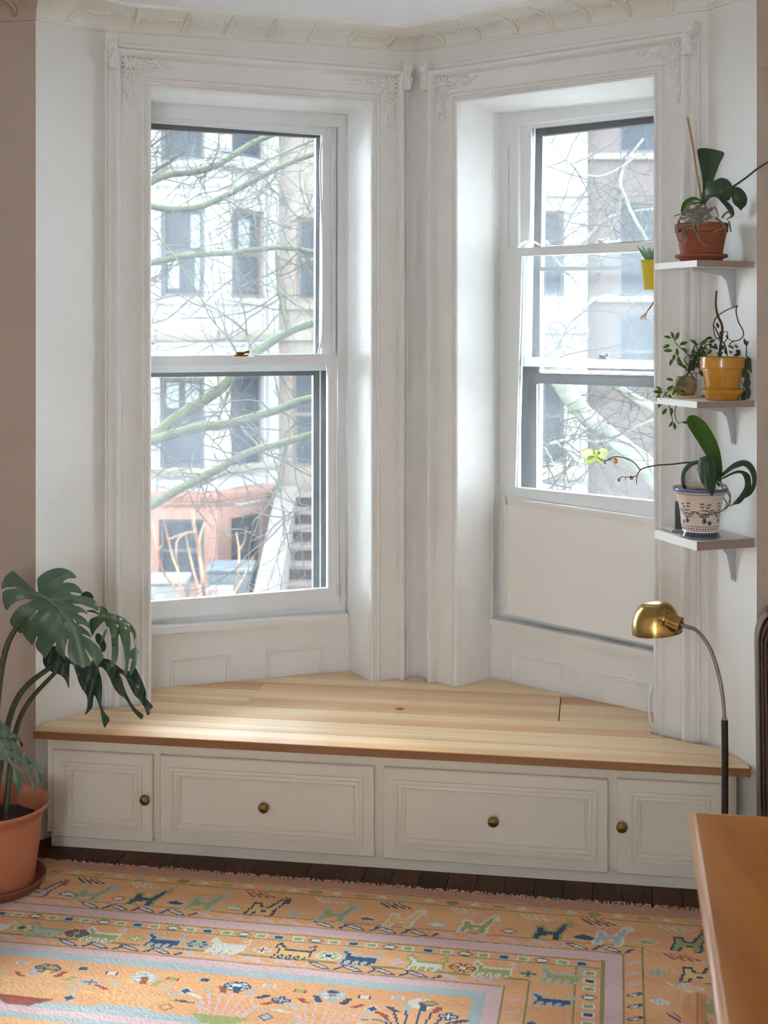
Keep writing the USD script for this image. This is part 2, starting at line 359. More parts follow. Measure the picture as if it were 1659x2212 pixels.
# lamps and far windows that light the room behind the camera
emit('bulb_glow', (1., .58, .25), E_LAMP / 10)
def table_lamp(name, label, r, v, z, rad):
    t = thing(name, label, 'lamp', rm(r, v, 0))
    c = rm(r, v, z)
    obj('globe', ellipsoid(c, (rad,) * 3, sub=3), MT['bulb_glow'], t, smooth=True)
    obj('stem', lathe([(.0, .0), (.14, 0), (.14, .015), (.02, .04), (.013, z - rad - .02), (.05, z - rad + .01), (0, z - rad + .012)], rm(r, v, 0.0), 24), MT['brass'], t, smooth=40)
table_lamp('globe_lamp', 'glowing white globe lamp on a brass stem, left of the room', .1, 6.2, 1.45, .16)
table_lamp('globe_lamp', 'glowing white globe lamp on a brass stem, right of the room', 3.2, 6.4, 1.55, .16)
# ------------------------------------------------------------------ windows
def loft(W, A, hA, B, hB):
    """reveal between outline A on plane hA and outline B on plane hB: one quad strip per side"""
    n = len(A); return [(W.pts([(*A[i], hA), (*A[i + 1], hA), (*B[i + 1], hB), (*B[i], hB)]), V([[0, 1, 2, 3]])) for i in range(n - 1)]
def slab_between(W, a, ha, b, hb, th=.012):
    return (W.pts([(*a[0], ha), (*a[1], ha), (*b[1], hb), (*b[0], hb)]), V([[0, 1, 2, 3]]))
CASING = [(0, -.02), (0, .016), (.004, .024), (.012, .026), (.018, .018), (.024, .018), (.028, .026), (.036, .028), (.042, .020), (.046, .016), (.112, .016), (.116, .020), (.120, .040), (.128, .048), (.138, .048), (.146, .040), (.150, .026), (.156, .022), (.166, .022), (.170, .012), (.178, .012), (.178, 0)]
STOP = [(0, -.01), (0, .012), (-.006, .016), (-.012, .012), (-.014, .004), (-.020, .004), (-.024, .008), (-.030, .006), (-.034, -.004), (-.034, -.03)]
def leafy(W, u, z, su, sz, seed, h=.016):
    """carved spray of leaves filling the corner of a casing head: an L of overlapping lobes"""
    r = np.random.default_rng(seed); out = []
    fl = np.column_stack([W.t, W.n]); B = np.column_stack([[*W.t, 0], [0, 0, 1], [*W.n, 0]])
    def lobe(a, b, ang, l, w, hh):
        Rz = V([[math.cos(ang), -math.sin(ang), 0], [math.sin(ang), math.cos(ang), 0], [0, 0, 1]])
        out.append(ellipsoid(W.pt(u + su * a, z + sz * b, h), (l, w, hh), B @ np.diag([su, sz, 1]) @ Rz, 2))
    for k in range(46):                # along the head, then down the leg: fanned leaves thinning out
        a = r.random() ** 1.3; off = .074 + .050 * r.random() * (1 - .55 * a); l = .015 + .008 * r.random()
        if k % 2: lobe(.080 + .185 * a, -off, -.35 + 1.3 * (r.random() - .5), l, .0062, .0085)
        else: lobe(off, -.080 - .185 * a, -1.2 + 1.3 * (r.random() - .5), l, .0062, .0085)
    for k in range(12): lobe(.098 + .030 * math.cos(k * .52), -.098 + .030 * math.sin(k * .52), k * .52, .017, .006, .010)
    for k in range(8): lobe(.05 + .03 * k, -.052, 0, .007, .006, .008)
    return cat_(out)
def corbel(W, u, z, su, hgt=.115):
    """scrolled ear at the outer top corner of a casing"""
    s = hgt
    pr = [(0, 0), (.046, 0), (.046, -.22 * s), (.040, -.36 * s), (.028, -.44 * s), (.020, -.55 * s), (.026, -.62 * s), (.036, -.70 * s), (.038, -.82 * s), (.032, -.90 * s), (.030, -s), (0, -s)]
    P = Polygon([(u + su * a, z + b) for a, b in pr])
    B = np.column_stack([[*W.t, 0], [0, 0, 1], [*W.n, 0]])
    ms = [W.prism(P, 0, .056), ellipsoid(W.pt(u + su * .026, z - .22 * s, .056), (.016, .016, .010), B, 2), ellipsoid(W.pt(u + su * .022, z - .80 * s, .056), (.012, .018, .010), B, 2)]
    for k in range(4): ms.append(ellipsoid(W.pt(u + su * (.014 + .007 * k), z - (.36 + .09 * k) * s, .056), (.004, .013, .006), B, 1))
    return cat_(ms)
def panel_mould(W, px, h):
    """raised moulding round a sunk panel that runs down behind the bench"""
    a, b = W.uz(*px[0], h), W.uz(*px[1], h)
    return W.sweep([(b[0], .30), (b[0], b[1]), (a[0], a[1]), (a[0], .30)], [(0, -.004), (0, .004), (.006, .007), (.012, .003), (.016, .005), (.020, 0.0)], h=h)
BEAD = [(0, -.03), (0, -.008), (-.004, -.002), (-.010, -.002), (-.014, -.010), (-.014, -.03)]

def poly_uz(W, pxs, h): return [W.uz(a, b, h) for a, b in pxs]
def window(n, W, hole, d):
    root = thing(f'window_{n}', kind='structure')
    hb = d['back_h']
    # casing, mitred round the opening, with carved corners and ears
    (ua, zb), (ub, _), (_, ztb), (_, zta) = hole
    path = [(ub, LZ0), (ub, ztb), (ua, zta), (ua, LZ0)]          # anticlockwise seen from the room; a > 0 is outwards
    path = path[::-1]
    cas = W.sweep(path, [(a, b) for a, b in CASING])
    obj('casing', cas, MT['old_paint'], root, smooth=35)
    w = CASING[-1][0]
    sl = (ztb - zta) / (ub - ua)
    for su, uu in ((-1, ua - w), (1, ub + w)):
        if su < 0 and n == 2 or su > 0 and n == 1: pass
        zt = zta + sl * (uu - ua) + w
        obj('carved_bracket', corbel(W, uu - su * .044, zt - sl * su * .044 - .002, su), MT['old_paint'], root, smooth=40)
    for uu, su in ((ua - w, 1), (ub + w, -1)):
        obj('carved_spray', leafy(W, uu, zta + sl * (uu - ua) + w, su, 1, n * 10 + su + 1, .017), MT['old_paint'], root, smooth=True)
    ends = [(ua - w - .004, zta + sl * (-w) + w - .001), (ub + w + .004, ztb + sl * w + w - .001)]
    0 and obj('head_ledge', W.sweep(ends[::-1], [(0, -.0), (-.012, .040), (-.030, .034), (-.034, .02), (-.034, 0)][::-1]), MT['old_paint'], root)
    dent = [W.box(a, a + .008, 0, .008, .03, .044) for a in ()]
    # reveal
    back = d['ring'](W)
    front = [hole[0], hole[3], hole[2], hole[1]]
    for nm, q in zip(('jamb', 'soffit', 'jamb'), loft(W, front, 0.0, back, hb)): obj(nm, q, MT['trim_paint'], root)
    obj('stop_moulding', W.sweep(back, [(-a, b) for a, b in STOP][::1], h=hb) if False else W.sweep(back[::-1], [(a, b) for a, b in STOP], h=hb), MT['trim_paint'], root, smooth=35)
    # masonry round the window unit
    big = Polygon([(min(p[0] for p in back) - .5, -.2), (max(p[0] for p in back) + .5, -.2), (max(p[0] for p in back) + .5, 3.5), (min(p[0] for p in back) - .5, 3.5)], [back])
    obj('masonry', W.prism(big, hb - .30, hb - .002), MT['white_paint'], root)
    below = Polygon([(back[0][0], LZ0), (back[3][0], LZ0), (back[3][0], d['sill_z'](W)[1] - .03), (back[0][0], d['sill_z'](W)[0] - .03)])
    obj('masonry', W.prism(below, hb - .30, hb - .02), MT['white_paint'], root)
    fo, fi, fh = d['frame']
    obj('window_frame', W.prism(Polygon(poly_uz(W, fo, fh), [poly_uz(W, fi, fh)]), fh - .022, fh), MT['sash_paint'], root)
    return root

# --- left window -----------------------------------------------------------
hb = -.185
dL = dict(back_h=hb, frame=([(280, 190), (770, 225), (770, 1380), (280, 1410)], [(312, 250), (731, 275), (729, 1296), (312, 1330)], -.222), ring=lambda W: [(W.uz(316, 1000, hb)[0] - .02, LZ0), (W.uz(316, 1000, hb)[0] - .02, W.uz(318, 219, hb)[1]), (W.uz(751, 700, hb)[0], W.uz(751, 247, hb)[1]), (W.uz(751, 700, hb)[0], LZ0)],
          sill_z=lambda W: (W.uz(330, 1350, hb)[1], W.uz(752, 1318, hb)[1]))
w1 = window(1, WL, holeL, dL)
X0 = 300
obj('sill', WL.pxprism([(X0, 1359), (752, 1326), (752, 1340), (X0, 1374)], -.24, -.150, h=-.150), MT['trim_paint'], w1)
obj('apron', WL.prism(Polygon([WL.uz(X0, 1362, -.17), WL.uz(753, 1328, -.17), (WL.uz(753, 1400, -.17)[0], .2), (WL.uz(X0, 1400, -.17)[0], .2)]), -.23, -.172), MT['trim_paint'], w1)
for px in (((367, 1422), (498, 1408)), ((574, 1402), (699, 1390))): obj('panel_moulding', panel_mould(WL, px, -.172), MT['trim_paint'], w1, smooth=35)
lo_out = [(X0, 773), (728, 767), (733, 1304), (X0, 1343)]; lo_in = [(X0 + 14, 790), (709, 786), (709, 1271), (X0 + 14, 1301)]
h1 = -.205
obj('lower_sash', WL.pxprism(lo_out, h1 - .016, h1, hole=lo_in), MT['sash_paint'], w1)
obj('glazing_bead', WL.sweep(poly_uz(WL, lo_in, h1)[::-1], [(a * .6, b) for a, b in BEAD], closed=True, h=h1), MT['sash_paint'], w1)
obj('pane', WL.pxprism(lo_in, h1 - .020, h1 - .017, h=h1), MT['pane_dusty'], w1)
h2 = -.246
up_out = [(X0, 233), (737, 262), (737, 800), (X0, 806)]; up_in = [(X0 + 14, 262), (697, 290), (694, 768), (X0 + 14, 772)]
obj('upper_sash', WL.pxprism(up_out, h2 - .034, h2, hole=up_in), MT['sash_paint'], w1)
obj('glazing_bead', WL.sweep(poly_uz(WL, up_in, h2)[::-1], [(a * .5, b) for a, b in BEAD], closed=True, h=h2), MT['sash_paint'], w1)
obj('pane', WL.pxprism(up_in, h2 - .020, h2 - .017, h=h2), MT['pane_clean'], w1)
h3 = -.31
st_out = [(X0 - 10, 225), (762, 245), (762, 1330), (X0 - 10, 1370)]
fr = Polygon(poly_uz(WL, st_out, h3), [poly_uz(WL, [(X0, 277), (683, 297), (681, 776), (X0, 782)], h3), poly_uz(WL, [(X0, 815), (677, 811), (677, 1300), (X0, 1330)], h3)])
obj('storm_frame', WL.prism(fr, h3 - .03, h3), MT['bronze_frame'], w1)
obj('storm_rail', WL.pxprism([(X0, 799), (676, 796), (676, 801), (X0, 804)], h3, h3 + .012, h=h3), MT['grey_frame'], w1)
obj('storm_stile', WL.pxprism([(690, 800), (692.5, 800), (692.5, 1300), (690, 1300)], h3, h3 + .006, h=h3), MT['grey_frame'], w1)
# side channel of the upper sash, loose weather strips, cam lock
uch = WL.uz(722, 500, h2)[0]
obj('sash_channel', WL.box(uch - .002, uch + .004, WL.uz(722, 766, h2)[1], WL.uz(722, 262, h2)[1], h2, h2 + .012), MT['sash_paint'], w1)
def strip(W, pxs, h, w, th):
    ps = smooth_path([W.pt(*W.uz(a, b, h), h) for a, b in pxs], 30); m, f = tube(ps, 1.0, 8)
    c = np.repeat(ps, 8, 0); d = m[:len(c)] - c; n3 = V([*W.n, 0]); t3 = V([*W.t, 0])
    m[:len(c)] = c + np.outer(d @ n3, n3) * th + (d - np.outer(d @ n3, n3)) * w
    return m, f
obj('weather_strip', strip(WL, [(706, 269), (713, 292), (720, 322), (719, 380), (720, 520), (721, 700), (722, 762)], h2 + .012, .0035, .005), MT['plastic_white'], w1, smooth=True)
obj('weather_strip', strip(WL, [(697, 300), (692, 340), (693, 420), (697, 520), (697, 660), (695, 730), (687, 766)], h2 + .008, .005, .006), MT['plastic_white'], w1, smooth=True)
obj('weather_strip', strip(WL, [(724, 826), (727, 842), (727, 960), (729, 1140), (730, 1288)], h1 + .006, .0035, .005), MT['plastic_white'], w1, smooth=True)
obj('weather_strip', strip(WL, [(X0, 771), (400, 770), (490, 769), (504, 767)], h1 - .004, .004, .004), MT['plastic_white'], w1, smooth=True)
obj('weather_strip', strip(WL, [(541, 765), (560, 768), (640, 767), (720, 766)], h1 - .004, .004, .004), MT['plastic_white'], w1, smooth=True)
def lock(W, px, py, h, mat, root, s=1.0):
    c = W.pt(*W.uz(px, py, h), h - .012); B = np.column_stack([[*W.t, 0], [0, 0, 1], [*W.n, 0]])
    m = cat_([rbox((.062 * s, .006, .026), .003, c + V([0, 0, -.004]), R=B @ np.diag([1, 1, 1])) , ellipsoid(c + V([0, 0, .006]), (.022 * s, .008, .012), B, 2), tube([c + V([*W.t, 0]) * .0 + V([0, 0, .008]), c + V([*W.t, 0]) * .018 * s + V([0, 0, .009]), c + V([*W.t, 0]) * .036 * s + V([0, 0, .012])], [.006, .0045, .007], 8)])
    obj('sash_lock', m, MT[mat], root, smooth=40)
lock(WL, 521, 766, h1, 'brass_old', w1)

# --- right window ----------------------------------------------------------
hb2 = -.19; X1 = 1452
dR = dict(back_h=hb2, frame=([(1050, 225), (1480, 185), (1480, 1440), (1050, 1350)], [(1119, 270), (1448, 232), (1448, 1112), (1119, 1065)], -.231), ring=lambda W: [(W.uz(1066, 800, hb2)[0], LZ0), (W.uz(1068, 600, hb2)[0], W.uz(1073, 243, hb2)[1]), (W.uz(X1, 600, hb2)[0], W.uz(X1, 204, hb2)[1]), (W.uz(X1, 600, hb2)[0], LZ0)],
          sill_z=lambda W: (W.uz(1060, 1330, hb2)[1], W.uz(1410, 1402, hb2)[1]))
w2 = window(2, WR, holeR, dR)
obj('sill', WR.pxprism([(1057, 1336), (X1, 1419), (X1, 1432), (1057, 1348)], -.24, -.158, h=-.158), MT['trim_paint'], w2)
obj('apron', WR.prism(Polygon([WR.uz(1057, 1338, -.175), WR.uz(X1, 1421, -.175), (WR.uz(X1, 1400, -.175)[0], .2), (WR.uz(1057, 1400, -.175)[0], .2)]), -.23, -.177), MT['trim_paint'], w2)
for px in (((1105, 1408), (1216, 1429)), ((1292, 1449), (1407, 1473))): obj('panel_moulding', panel_mould(WR, px, -.177), MT['trim_paint'], w2, smooth=35)
g1 = -.212
rl_out = [(1099, 537), (X1, 519), (X1, 1124), (1095, 1072)]; rl_in = [(1127, 553), (X1 - 14, 541), (X1 - 14, 1085), (1113, 1053)]
obj('lower_sash', WR.pxprism(rl_out, g1 - .018, g1, hole=rl_in), MT['sash_paint'], w2)
obj('glazing_bead', WR.sweep(poly_uz(WR, rl_in, g1)[::-1], [(a * .6, b) for a, b in BEAD], closed=True, h=g1), MT['sash_paint'], w2)
obj('pane', WR.pxprism(rl_in, g1 - .020, g1 - .017, h=g1), MT['pane_hazy'], w2)
g2 = -.250
ru_out = [(1115, 256), (X1, 216), (X1, 799), (1112, 791)]; ru_in = [(1148, 276), (X1 - 14, 245), (X1 - 14, 780), (1140, 772)]
obj('upper_sash', WR.pxprism(ru_out, g2 - .030, g2, hole=ru_in), MT['sash_paint'], w2)
obj('glazing_bead', WR.sweep(poly_uz(WR, ru_in, g2)[::-1], [(a * .5, b) for a, b in BEAD], closed=True, h=g2), MT['sash_paint'], w2)
obj('pane', WR.pxprism(ru_in, g2 - .020, g2 - .017, h=g2), MT['pane_hazy'], w2)
g3 = -.315
fr = Polygon(poly_uz(WR, [(1078, 250), (X1 + 12, 205), (X1 + 12, 1140), (1078, 1090)], g3), [poly_uz(WR, [(1172, 293), (X1 - 12, 262), (X1 - 12, 573), (1168, 577)], g3), poly_uz(WR, [(1166, 585), (X1 - 12, 581), (X1 - 12, 812), (1166, 806)], g3), poly_uz(WR, [(1165, 828), (X1 - 12, 838), (X1 - 12, 1112), (1163, 1075)], g3)])
obj('storm_frame', WR.prism(fr, g3 - .03, g3), MT['bronze_frame'], w2)
obj('storm_rail', WR.pxprism([(1168, 798), (X1, 804), (X1, 810), (1168, 803)], g3, g3 + .012, h=g3), MT['sash_paint'], w2)
obj('storm_stile', WR.pxprism([(1161, 830), (1163, 830), (1163, 1070), (1161, 1070)], g3, g3 + .008, h=g3), MT['sash_paint'], w2)
lock(WR, 1296, 524, g1, 'plastic_white', w2, .9)
lock(WR, 1298, 772, g2, 'bronze_frame', w2, .8)
# sash chain in the side channel
ch = [ellipsoid(WR.pt(*WR.uz(1100, y, g1), g1 + .004), (.0022, .0022, .0045), sub=1) for y in np.arange(318, 532, 5.2)]
obj('sash_chain', cat_(ch), MT['grey_frame'], w2, smooth=True)
# paper strip lying along the meeting rail
pp = smooth_path([WR.pt(*WR.uz(a, b, g1 - .01), g1 - .01) for a, b in ((1118, 533), (1137, 520), (1150, 521), (1168, 530), (1210, 529), (1300, 527), (1417, 520))], 24)
pv = np.vstack([pp + V([*WR.n, 0]) * .012, pp - V([*WR.n, 0]) * .016]); k = len(pp)
obj('draught_paper', (np.vstack([pv, pv + V([0, 0, .0015])]), V([[i, i + 1, k + i + 1, k + i] for i in range(k - 1)] + [[2 * k + i, 2 * k + i + 1, 3 * k + i + 1, 3 * k + i] for i in range(k - 1)])), MT['board_white'], w2)
# foam board closing the gap under the raised sash
ib = thing('insulation_board', 'white insulation board taped under the raised sash of the right window', 'board', WR.pt(*WR.uz(1250, 1380, -.19), -.19))
bd = WR.prism(Polygon(poly_uz(WR, [(1091, 1075), (X1 - 8, 1124), (X1 - 8, 1401), (1088, 1325)], -.182)), -.208, -.182)
obj('board', bd, MT['board_white'], ib)
for q in ([(1091, 1070), (1134, 1076), (1133, 1084), (1240, 1100), (1284, 1105), (1284, 1116), (1091, 1091)], [(1284, 1105), (X1 - 9, 1124), (X1 - 9, 1140), (1284, 1117)], [(1089, 1076), (1097, 1077), (1094, 1320), (1087, 1320)]):
    obj('tape', WR.pxprism(q, -.1835, -.1795, h=-.1795), MT['tape'], ib)
# ------------------------------------------------------------------ window bench: painted cabinet, solid wood top with a lift-out lid
BH = .43                                              # height of the seat
bA, bB = on_z(72, 1578, BH), on_z(1620, 1660, BH)
BF = Wall(bA[:2], (bB - bA)[:2])                      # front edge of the top; u to the right, h towards the room (depth d = -h)
bAng = math.atan2(BF.t[1], BF.t[0])
def wood(dark, light, sap, sx, rndv=.10):
    def f(N, L):
        N['m1'] = ('mapping', {'rotation': (0, 0, -bAng), 'scale': (1., 1., 1.)})
        N['oi'] = ('object_info', {}); N['ofs'] = ('vector_math', {'math_type': 'scale', 'vector1': (3., 7., 5.)}); N['ad'] = ('vector_math', {'math_type': 'add'})
        N['m2'] = ('mapping', {'scale': (.16, 5.2, 5.2)}); N['n1'] = ('noise_texture', {'scale': 1.0, 'detail': 2., 'roughness': .4, 'distortion': .3})
        N['m3'] = ('mapping', {'scale': (1.2, 75., 75.)}); N['n2'] = ('noise_texture', {'scale': 1.0, 'detail': 4., 'roughness': .6, 'distortion': .5})
        N['m4'] = ('mapping', {'scale': (.55, 11., 11.)}); N['wv'] = ('wave_texture', {'wave_type': 'bands', 'bands_direction': 'y', 'scale': 1.1, 'distortion': 6.5, 'detail': 2., 'detail_scale': 1.2})
        N['r1'] = ('rgb_ramp', {'ramp': [(.25, dark), (.42, light), (.56, sap), (.72, light), (.85, dark)]})
        N['r2'] = ('rgb_ramp', {'ramp': [(.30, (.80, .72, .62)), (.6, (1, 1, 1))]}); N['r3'] = ('rgb_ramp', {'ramp': [(0, (.86, .78, .68)), (.22, (1, 1, 1)), (1, (1, 1, 1))]})
        N['x1'] = ('mix_color', {'blend_type': 'multiply', 'fac': .3}); N['x2'] = ('mix_color', {'blend_type': 'multiply', 'fac': .55})
        L += [('g.position', 'm1.vector'), ('oi.random', 'ofs.scale'), ('m1.vector', 'ad.vector1'), ('ofs.vector', 'ad.vector2')]
        for a, b in (('m2', 'n1'), ('m3', 'n2'), ('m4', 'wv')): L += [('ad.vector', a + '.vector'), (a + '.vector', b + '.vector')]
        L += [('n1.fac', 'r1.fac'), ('n2.fac', 'r2.fac'), ('wv.fac', 'r3.fac'), ('r1.color', 'x1.a'), ('r2.color', 'x1.b'), ('x1.result', 'x2.a'), ('r3.color', 'x2.b'), ('x2.result', 'p.base_color')]
        N['b'] = ('bump', {'strength': .08, 'distance': .0008}); L += [('n2.fac', 'b.height'), ('b.normal', 'p.normal')]
    return f
M('bench_wood', (.7, .5, .3), .34, coat=.25, coat_rough=.22, extra=wood((.60, .31, .125), (.75, .455, .225), (.87, .665, .41), 1))
M('edge_wood', (.36, .17, .07), .45, extra=wood((.235, .105, .040), (.30, .14, .055), (.36, .18, .075), 1))
TH = .029
bt = thing('benchtop', 'pale solid wood bench seat with honey stripes filling the bay window', 'bench seat', [*bA[:2], BH - TH])
def bd_(px, py): p = on_z(px, py, BH)[:2] - BF.o; return V([p @ BF.t, -(p @ BF.n)])      # (u, depth)
# outline of the top, following flank walls, casings and window recesses with a hair of clearance
def to_b(xy): p = V(xy) - BF.o; return V([p @ BF.t, -(p @ BF.n)])
g = .004
cw = CASING[-1][0]; hc = .050
def wl(u, h): return to_b(WL.pt(u, 0, h)[:2])
def wr_(u, h): return to_b(WR.pt(u, 0, h)[:2])
rL = dL['ring'](WL); rR = dR['ring'](WR)
lenB = np.linalg.norm((bB - bA)[:2])
outl = [(0, 0), (lenB, 0), (lenB, .018), to_b(FRK.pt(lFR - .045, 0, .006)[:2]), to_b(FRK.pt(.05, 0, .006)[:2]), wr_(ru1 + cw, hc + g), wr_(ru1 + .01, hc + g), wr_(ru1 - g, 0), wr_(rR[2][0], -.170), wr_(rR[0][0] + .002, -.170), wr_(ru0 + g, 0.0), wr_(ru0 - .008, .031), wr_(ru0 - .10, .022), wr_(ru0 - cw * .8, hc + .001), wr_(ru0 - cw - .004, .014)]
outl += [to_b(C2 + V([-.002, -.016]))]
outl += [wl(lu1 + cw + .004, .014), wl(lu1 + cw * .8, hc + .001), wl(lu1 + .10, .022), wl(lu1 + .008, .031), wl(lu1 - g, 0), wl(rL[2][0] - .002, -.165), wl(rL[0][0], -.165), wl(lu0 + g, 0), wl(lu0 - .01, hc + g), wl(lu0 - cw, hc + g), to_b(FLK.pt(lFL - .05, 0, .006)[:2]), to_b(FLK.pt(.03, 0, .006)[:2]), (0, .022)]
top_poly = Polygon(outl).buffer(0)
def board_mesh(P, z0, z1, ch=.0015):
    """board with softened top edges; P in (u, depth)"""
    P = P if P.geom_type == 'Polygon' else max(P.geoms, key=lambda q: q.area)
    ms = []
    for a, za, zb in ((0, z0, z1 - ch),):
        ms.append(hp(P, za, zb))
    Q = P.buffer(-ch, join_style=2)
    try:
        A, B = V(P.exterior.coords)[:-1], V(Q.exterior.coords)[:-1]
        if len(A) == len(B) and len(Q.interiors) == 0 and len(P.interiors) == 0:
            if P.exterior.is_ccw != Q.exterior.is_ccw: B = B[::-1]
            k = np.argmin(np.linalg.norm(B - A[0], axis=1)); B = np.roll(B, -k, 0); n = len(A)
            v = np.vstack([BF.pts(np.column_stack([A[:, 0], np.full(n, z1 - ch), -A[:, 1]])), BF.pts(np.column_stack([B[:, 0], np.full(n, z1), -B[:, 1]]))])
            ms.append((v, V([[i, (i + 1) % n, n + (i + 1) % n, n + i] for i in range(n)])))
            ms.append(hp(Q, z1 - .0002, z1)); return cat_(ms)
    except Exception: pass
    return hp(P, z0, z1)
def hp(P, z0, z1):
    m = trimesh.creation.extrude_polygon(P, z1 - z0); v = np.array(m.vertices)
    return BF.pts(np.column_stack([v[:, 0], v[:, 2] + z0, -v[:, 1]])), np.array(m.faces)
sD = .5 * (bd_(525, 1523)[1] + bd_(1208, 1558)[1]); lD = .5 * (bd_(571, 1475)[1] + bd_(1212, 1507)[1])
lidU = [bd_(525, 1523)[0], bd_(571, 1475)[0], bd_(1208, 1558)[0], bd_(1212, 1507)[0]]
kerf = .0016
lid_poly = Polygon([(lidU[0] + kerf, sD + kerf), (lidU[2] - 2 * kerf, sD + kerf), (lidU[3] - 2 * kerf, lD - kerf), (lidU[1] + kerf, lD - kerf)])
lid_big = Polygon([(lidU[0], sD), (lidU[2], sD), (lidU[3], lD), (lidU[1], lD)])
hc_ = bd_(864, 1531); finger = Point(*hc_).buffer(.017, 24)
edges = [0, .128, .272, sD]
for a, b in zip(edges[:-1], edges[1:]):
    obj('board', board_mesh(top_poly.intersection(sbox(-.2, a + .0002, 3, b - (.0012 if b == sD else .0002))), BH - TH, BH), MT['bench_wood'], bt)
mid = [sD + .0012, sD + .105, sD + .21, lD + .006]
for a, b in zip(mid[:-1], mid[1:]):
    q = top_poly.intersection(sbox(-.2, a, 3, b)).difference(lid_big)
    for gm in sorted(getattr(q, 'geoms', [q]), key=lambda s: s.centroid.x):
        if gm.area > 1e-4: obj('board', board_mesh(gm, BH - TH, BH), MT['bench_wood'], bt)
bk = [lD + .006, lD + .12, lD + .26, 1.4]
for a, b in zip(bk[:-1], bk[1:]):
    q = top_poly.intersection(sbox(-.2, a + .0002, 3, b))
    for gm in getattr(q, 'geoms', [q]):
        if gm.area > 1e-4: obj('board', board_mesh(gm, BH - TH, BH), MT['bench_wood'], bt)
# front edge strip (end-grain dark) lies under the arris
obj('nosing', BF.prism(sbox(0, BH - TH, lenB, BH - .0022), 0.0, .0015), MT['edge_wood'], bt)
ld = thing('lid', 'removable lid with a round finger hole', None, [*(BF.pt(lidU[0], 0, -sD)[:2] - bA[:2]), 0], parent=bt)
for a, b in ((sD, sD + .105), (sD + .105, sD + .21), (sD + .21, lD)):
    obj('board', hp(lid_poly.intersection(sbox(-.2, a + .0001, 3, b - .0001)).difference(finger), BH - .024, BH - .0004), MT['bench_wood'], ld)
# cabinet ---------------------------------------------------------------------
FACE = -.030                                          # door frame plane behind the edge of the top
cu0, cu1 = BF.uz(103, 1700, FACE)[0], BF.uz(1591, 1700, FACE)[0]
bc = thing('bench_cabinet', 'warm white built-in bench cabinet with two doors and two wide drawers', 'cabinet', BF.pt(cu0, 0, FACE))
PL = .058
# carcass as a closed box deep into the bay, plus face frame and set-back plinth
door_px = [('door', (113, 1620), (328, 1632), (330, 1821), (115, 1806), (312, 1729)), ('drawer', (345, 1632), (808, 1657), (808, 1850), (346, 1823), (569, 1746)),
           ('drawer', (828, 1658), (1315, 1685), (1312, 1886), (828, 1855), (1065, 1776)), ('door', (1333, 1685), (1561, 1694), (1558, 1902), (1333, 1887), (1343, 1788))]
obj('face_frame', BF.prism(sbox(cu0, PL, cu1, BH - TH - .0005), FACE - .02, FACE), MT['cabinet_paint'], bc)
obj('side_panel', BF.prism(sbox(cu0, PL, cu0 + .018, BH - TH - .0005), FACE - .055, FACE - .02), MT['cabinet_paint'], bc)
obj('side_panel', BF.prism(sbox(cu1 - .018, PL, cu1, BH - TH - .0005), FACE - .10, FACE - .02), MT['cabinet_paint'], bc)
obj('plinth', BF.prism(sbox(BF.uz(113, 1830, FACE - .02)[0], 0.0005, cu1 - .012, PL), FACE - .04, FACE - .012), MT['cabinet_paint'], bc)
obj('bottom_rail', BF.sweep([(cu1, PL), (cu0, PL)], [(0, 0), (0, .003), (-.012, .003), (-.016, 0)], h=FACE), MT['cabinet_paint'], bc)
PANEL = [(0, .0), (.0, .0065), (-.003, .008), (-.008, .008), (-.010, .003), (-.013, .0025), (-.016, .0055), (-.024, .007), (-.028, .0035), (-.031, .003), (-.033, .006), (-.037, .006), (-.038, 0)]
def knob(c, root, ax, rad=.0185):
    ms = [lathe_axis([(.0, 0), (.010, 0), (.0095, .004), (.006, .006), (.006, .013), (.010, .015)], c, ax, 20)]
    n = 48; prof = [(.008, .014), (.0165, .0155), (.0185, .019), (.0175, .023), (.012, .0265), (.005, .0275), (.003, .029), (.0, .0295)]
    v, f = lathe(prof, (0, 0, 0), n); ang = np.arctan2(v[:, 1], v[:, 0]); r = np.hypot(v[:, 0], v[:, 1])
    k = 1 + .085 * np.cos(16 * ang) * np.clip((r - .004) / .008, 0, 1); v[:, 0] *= k; v[:, 1] *= k
    v[:, 2] += .0009 * np.cos(16 * ang) * np.clip((r - .004) / .006, 0, 1)
    ms.append((v @ frame_of(ax).T + V(c), f))
    return cat_(ms)
DT = .019
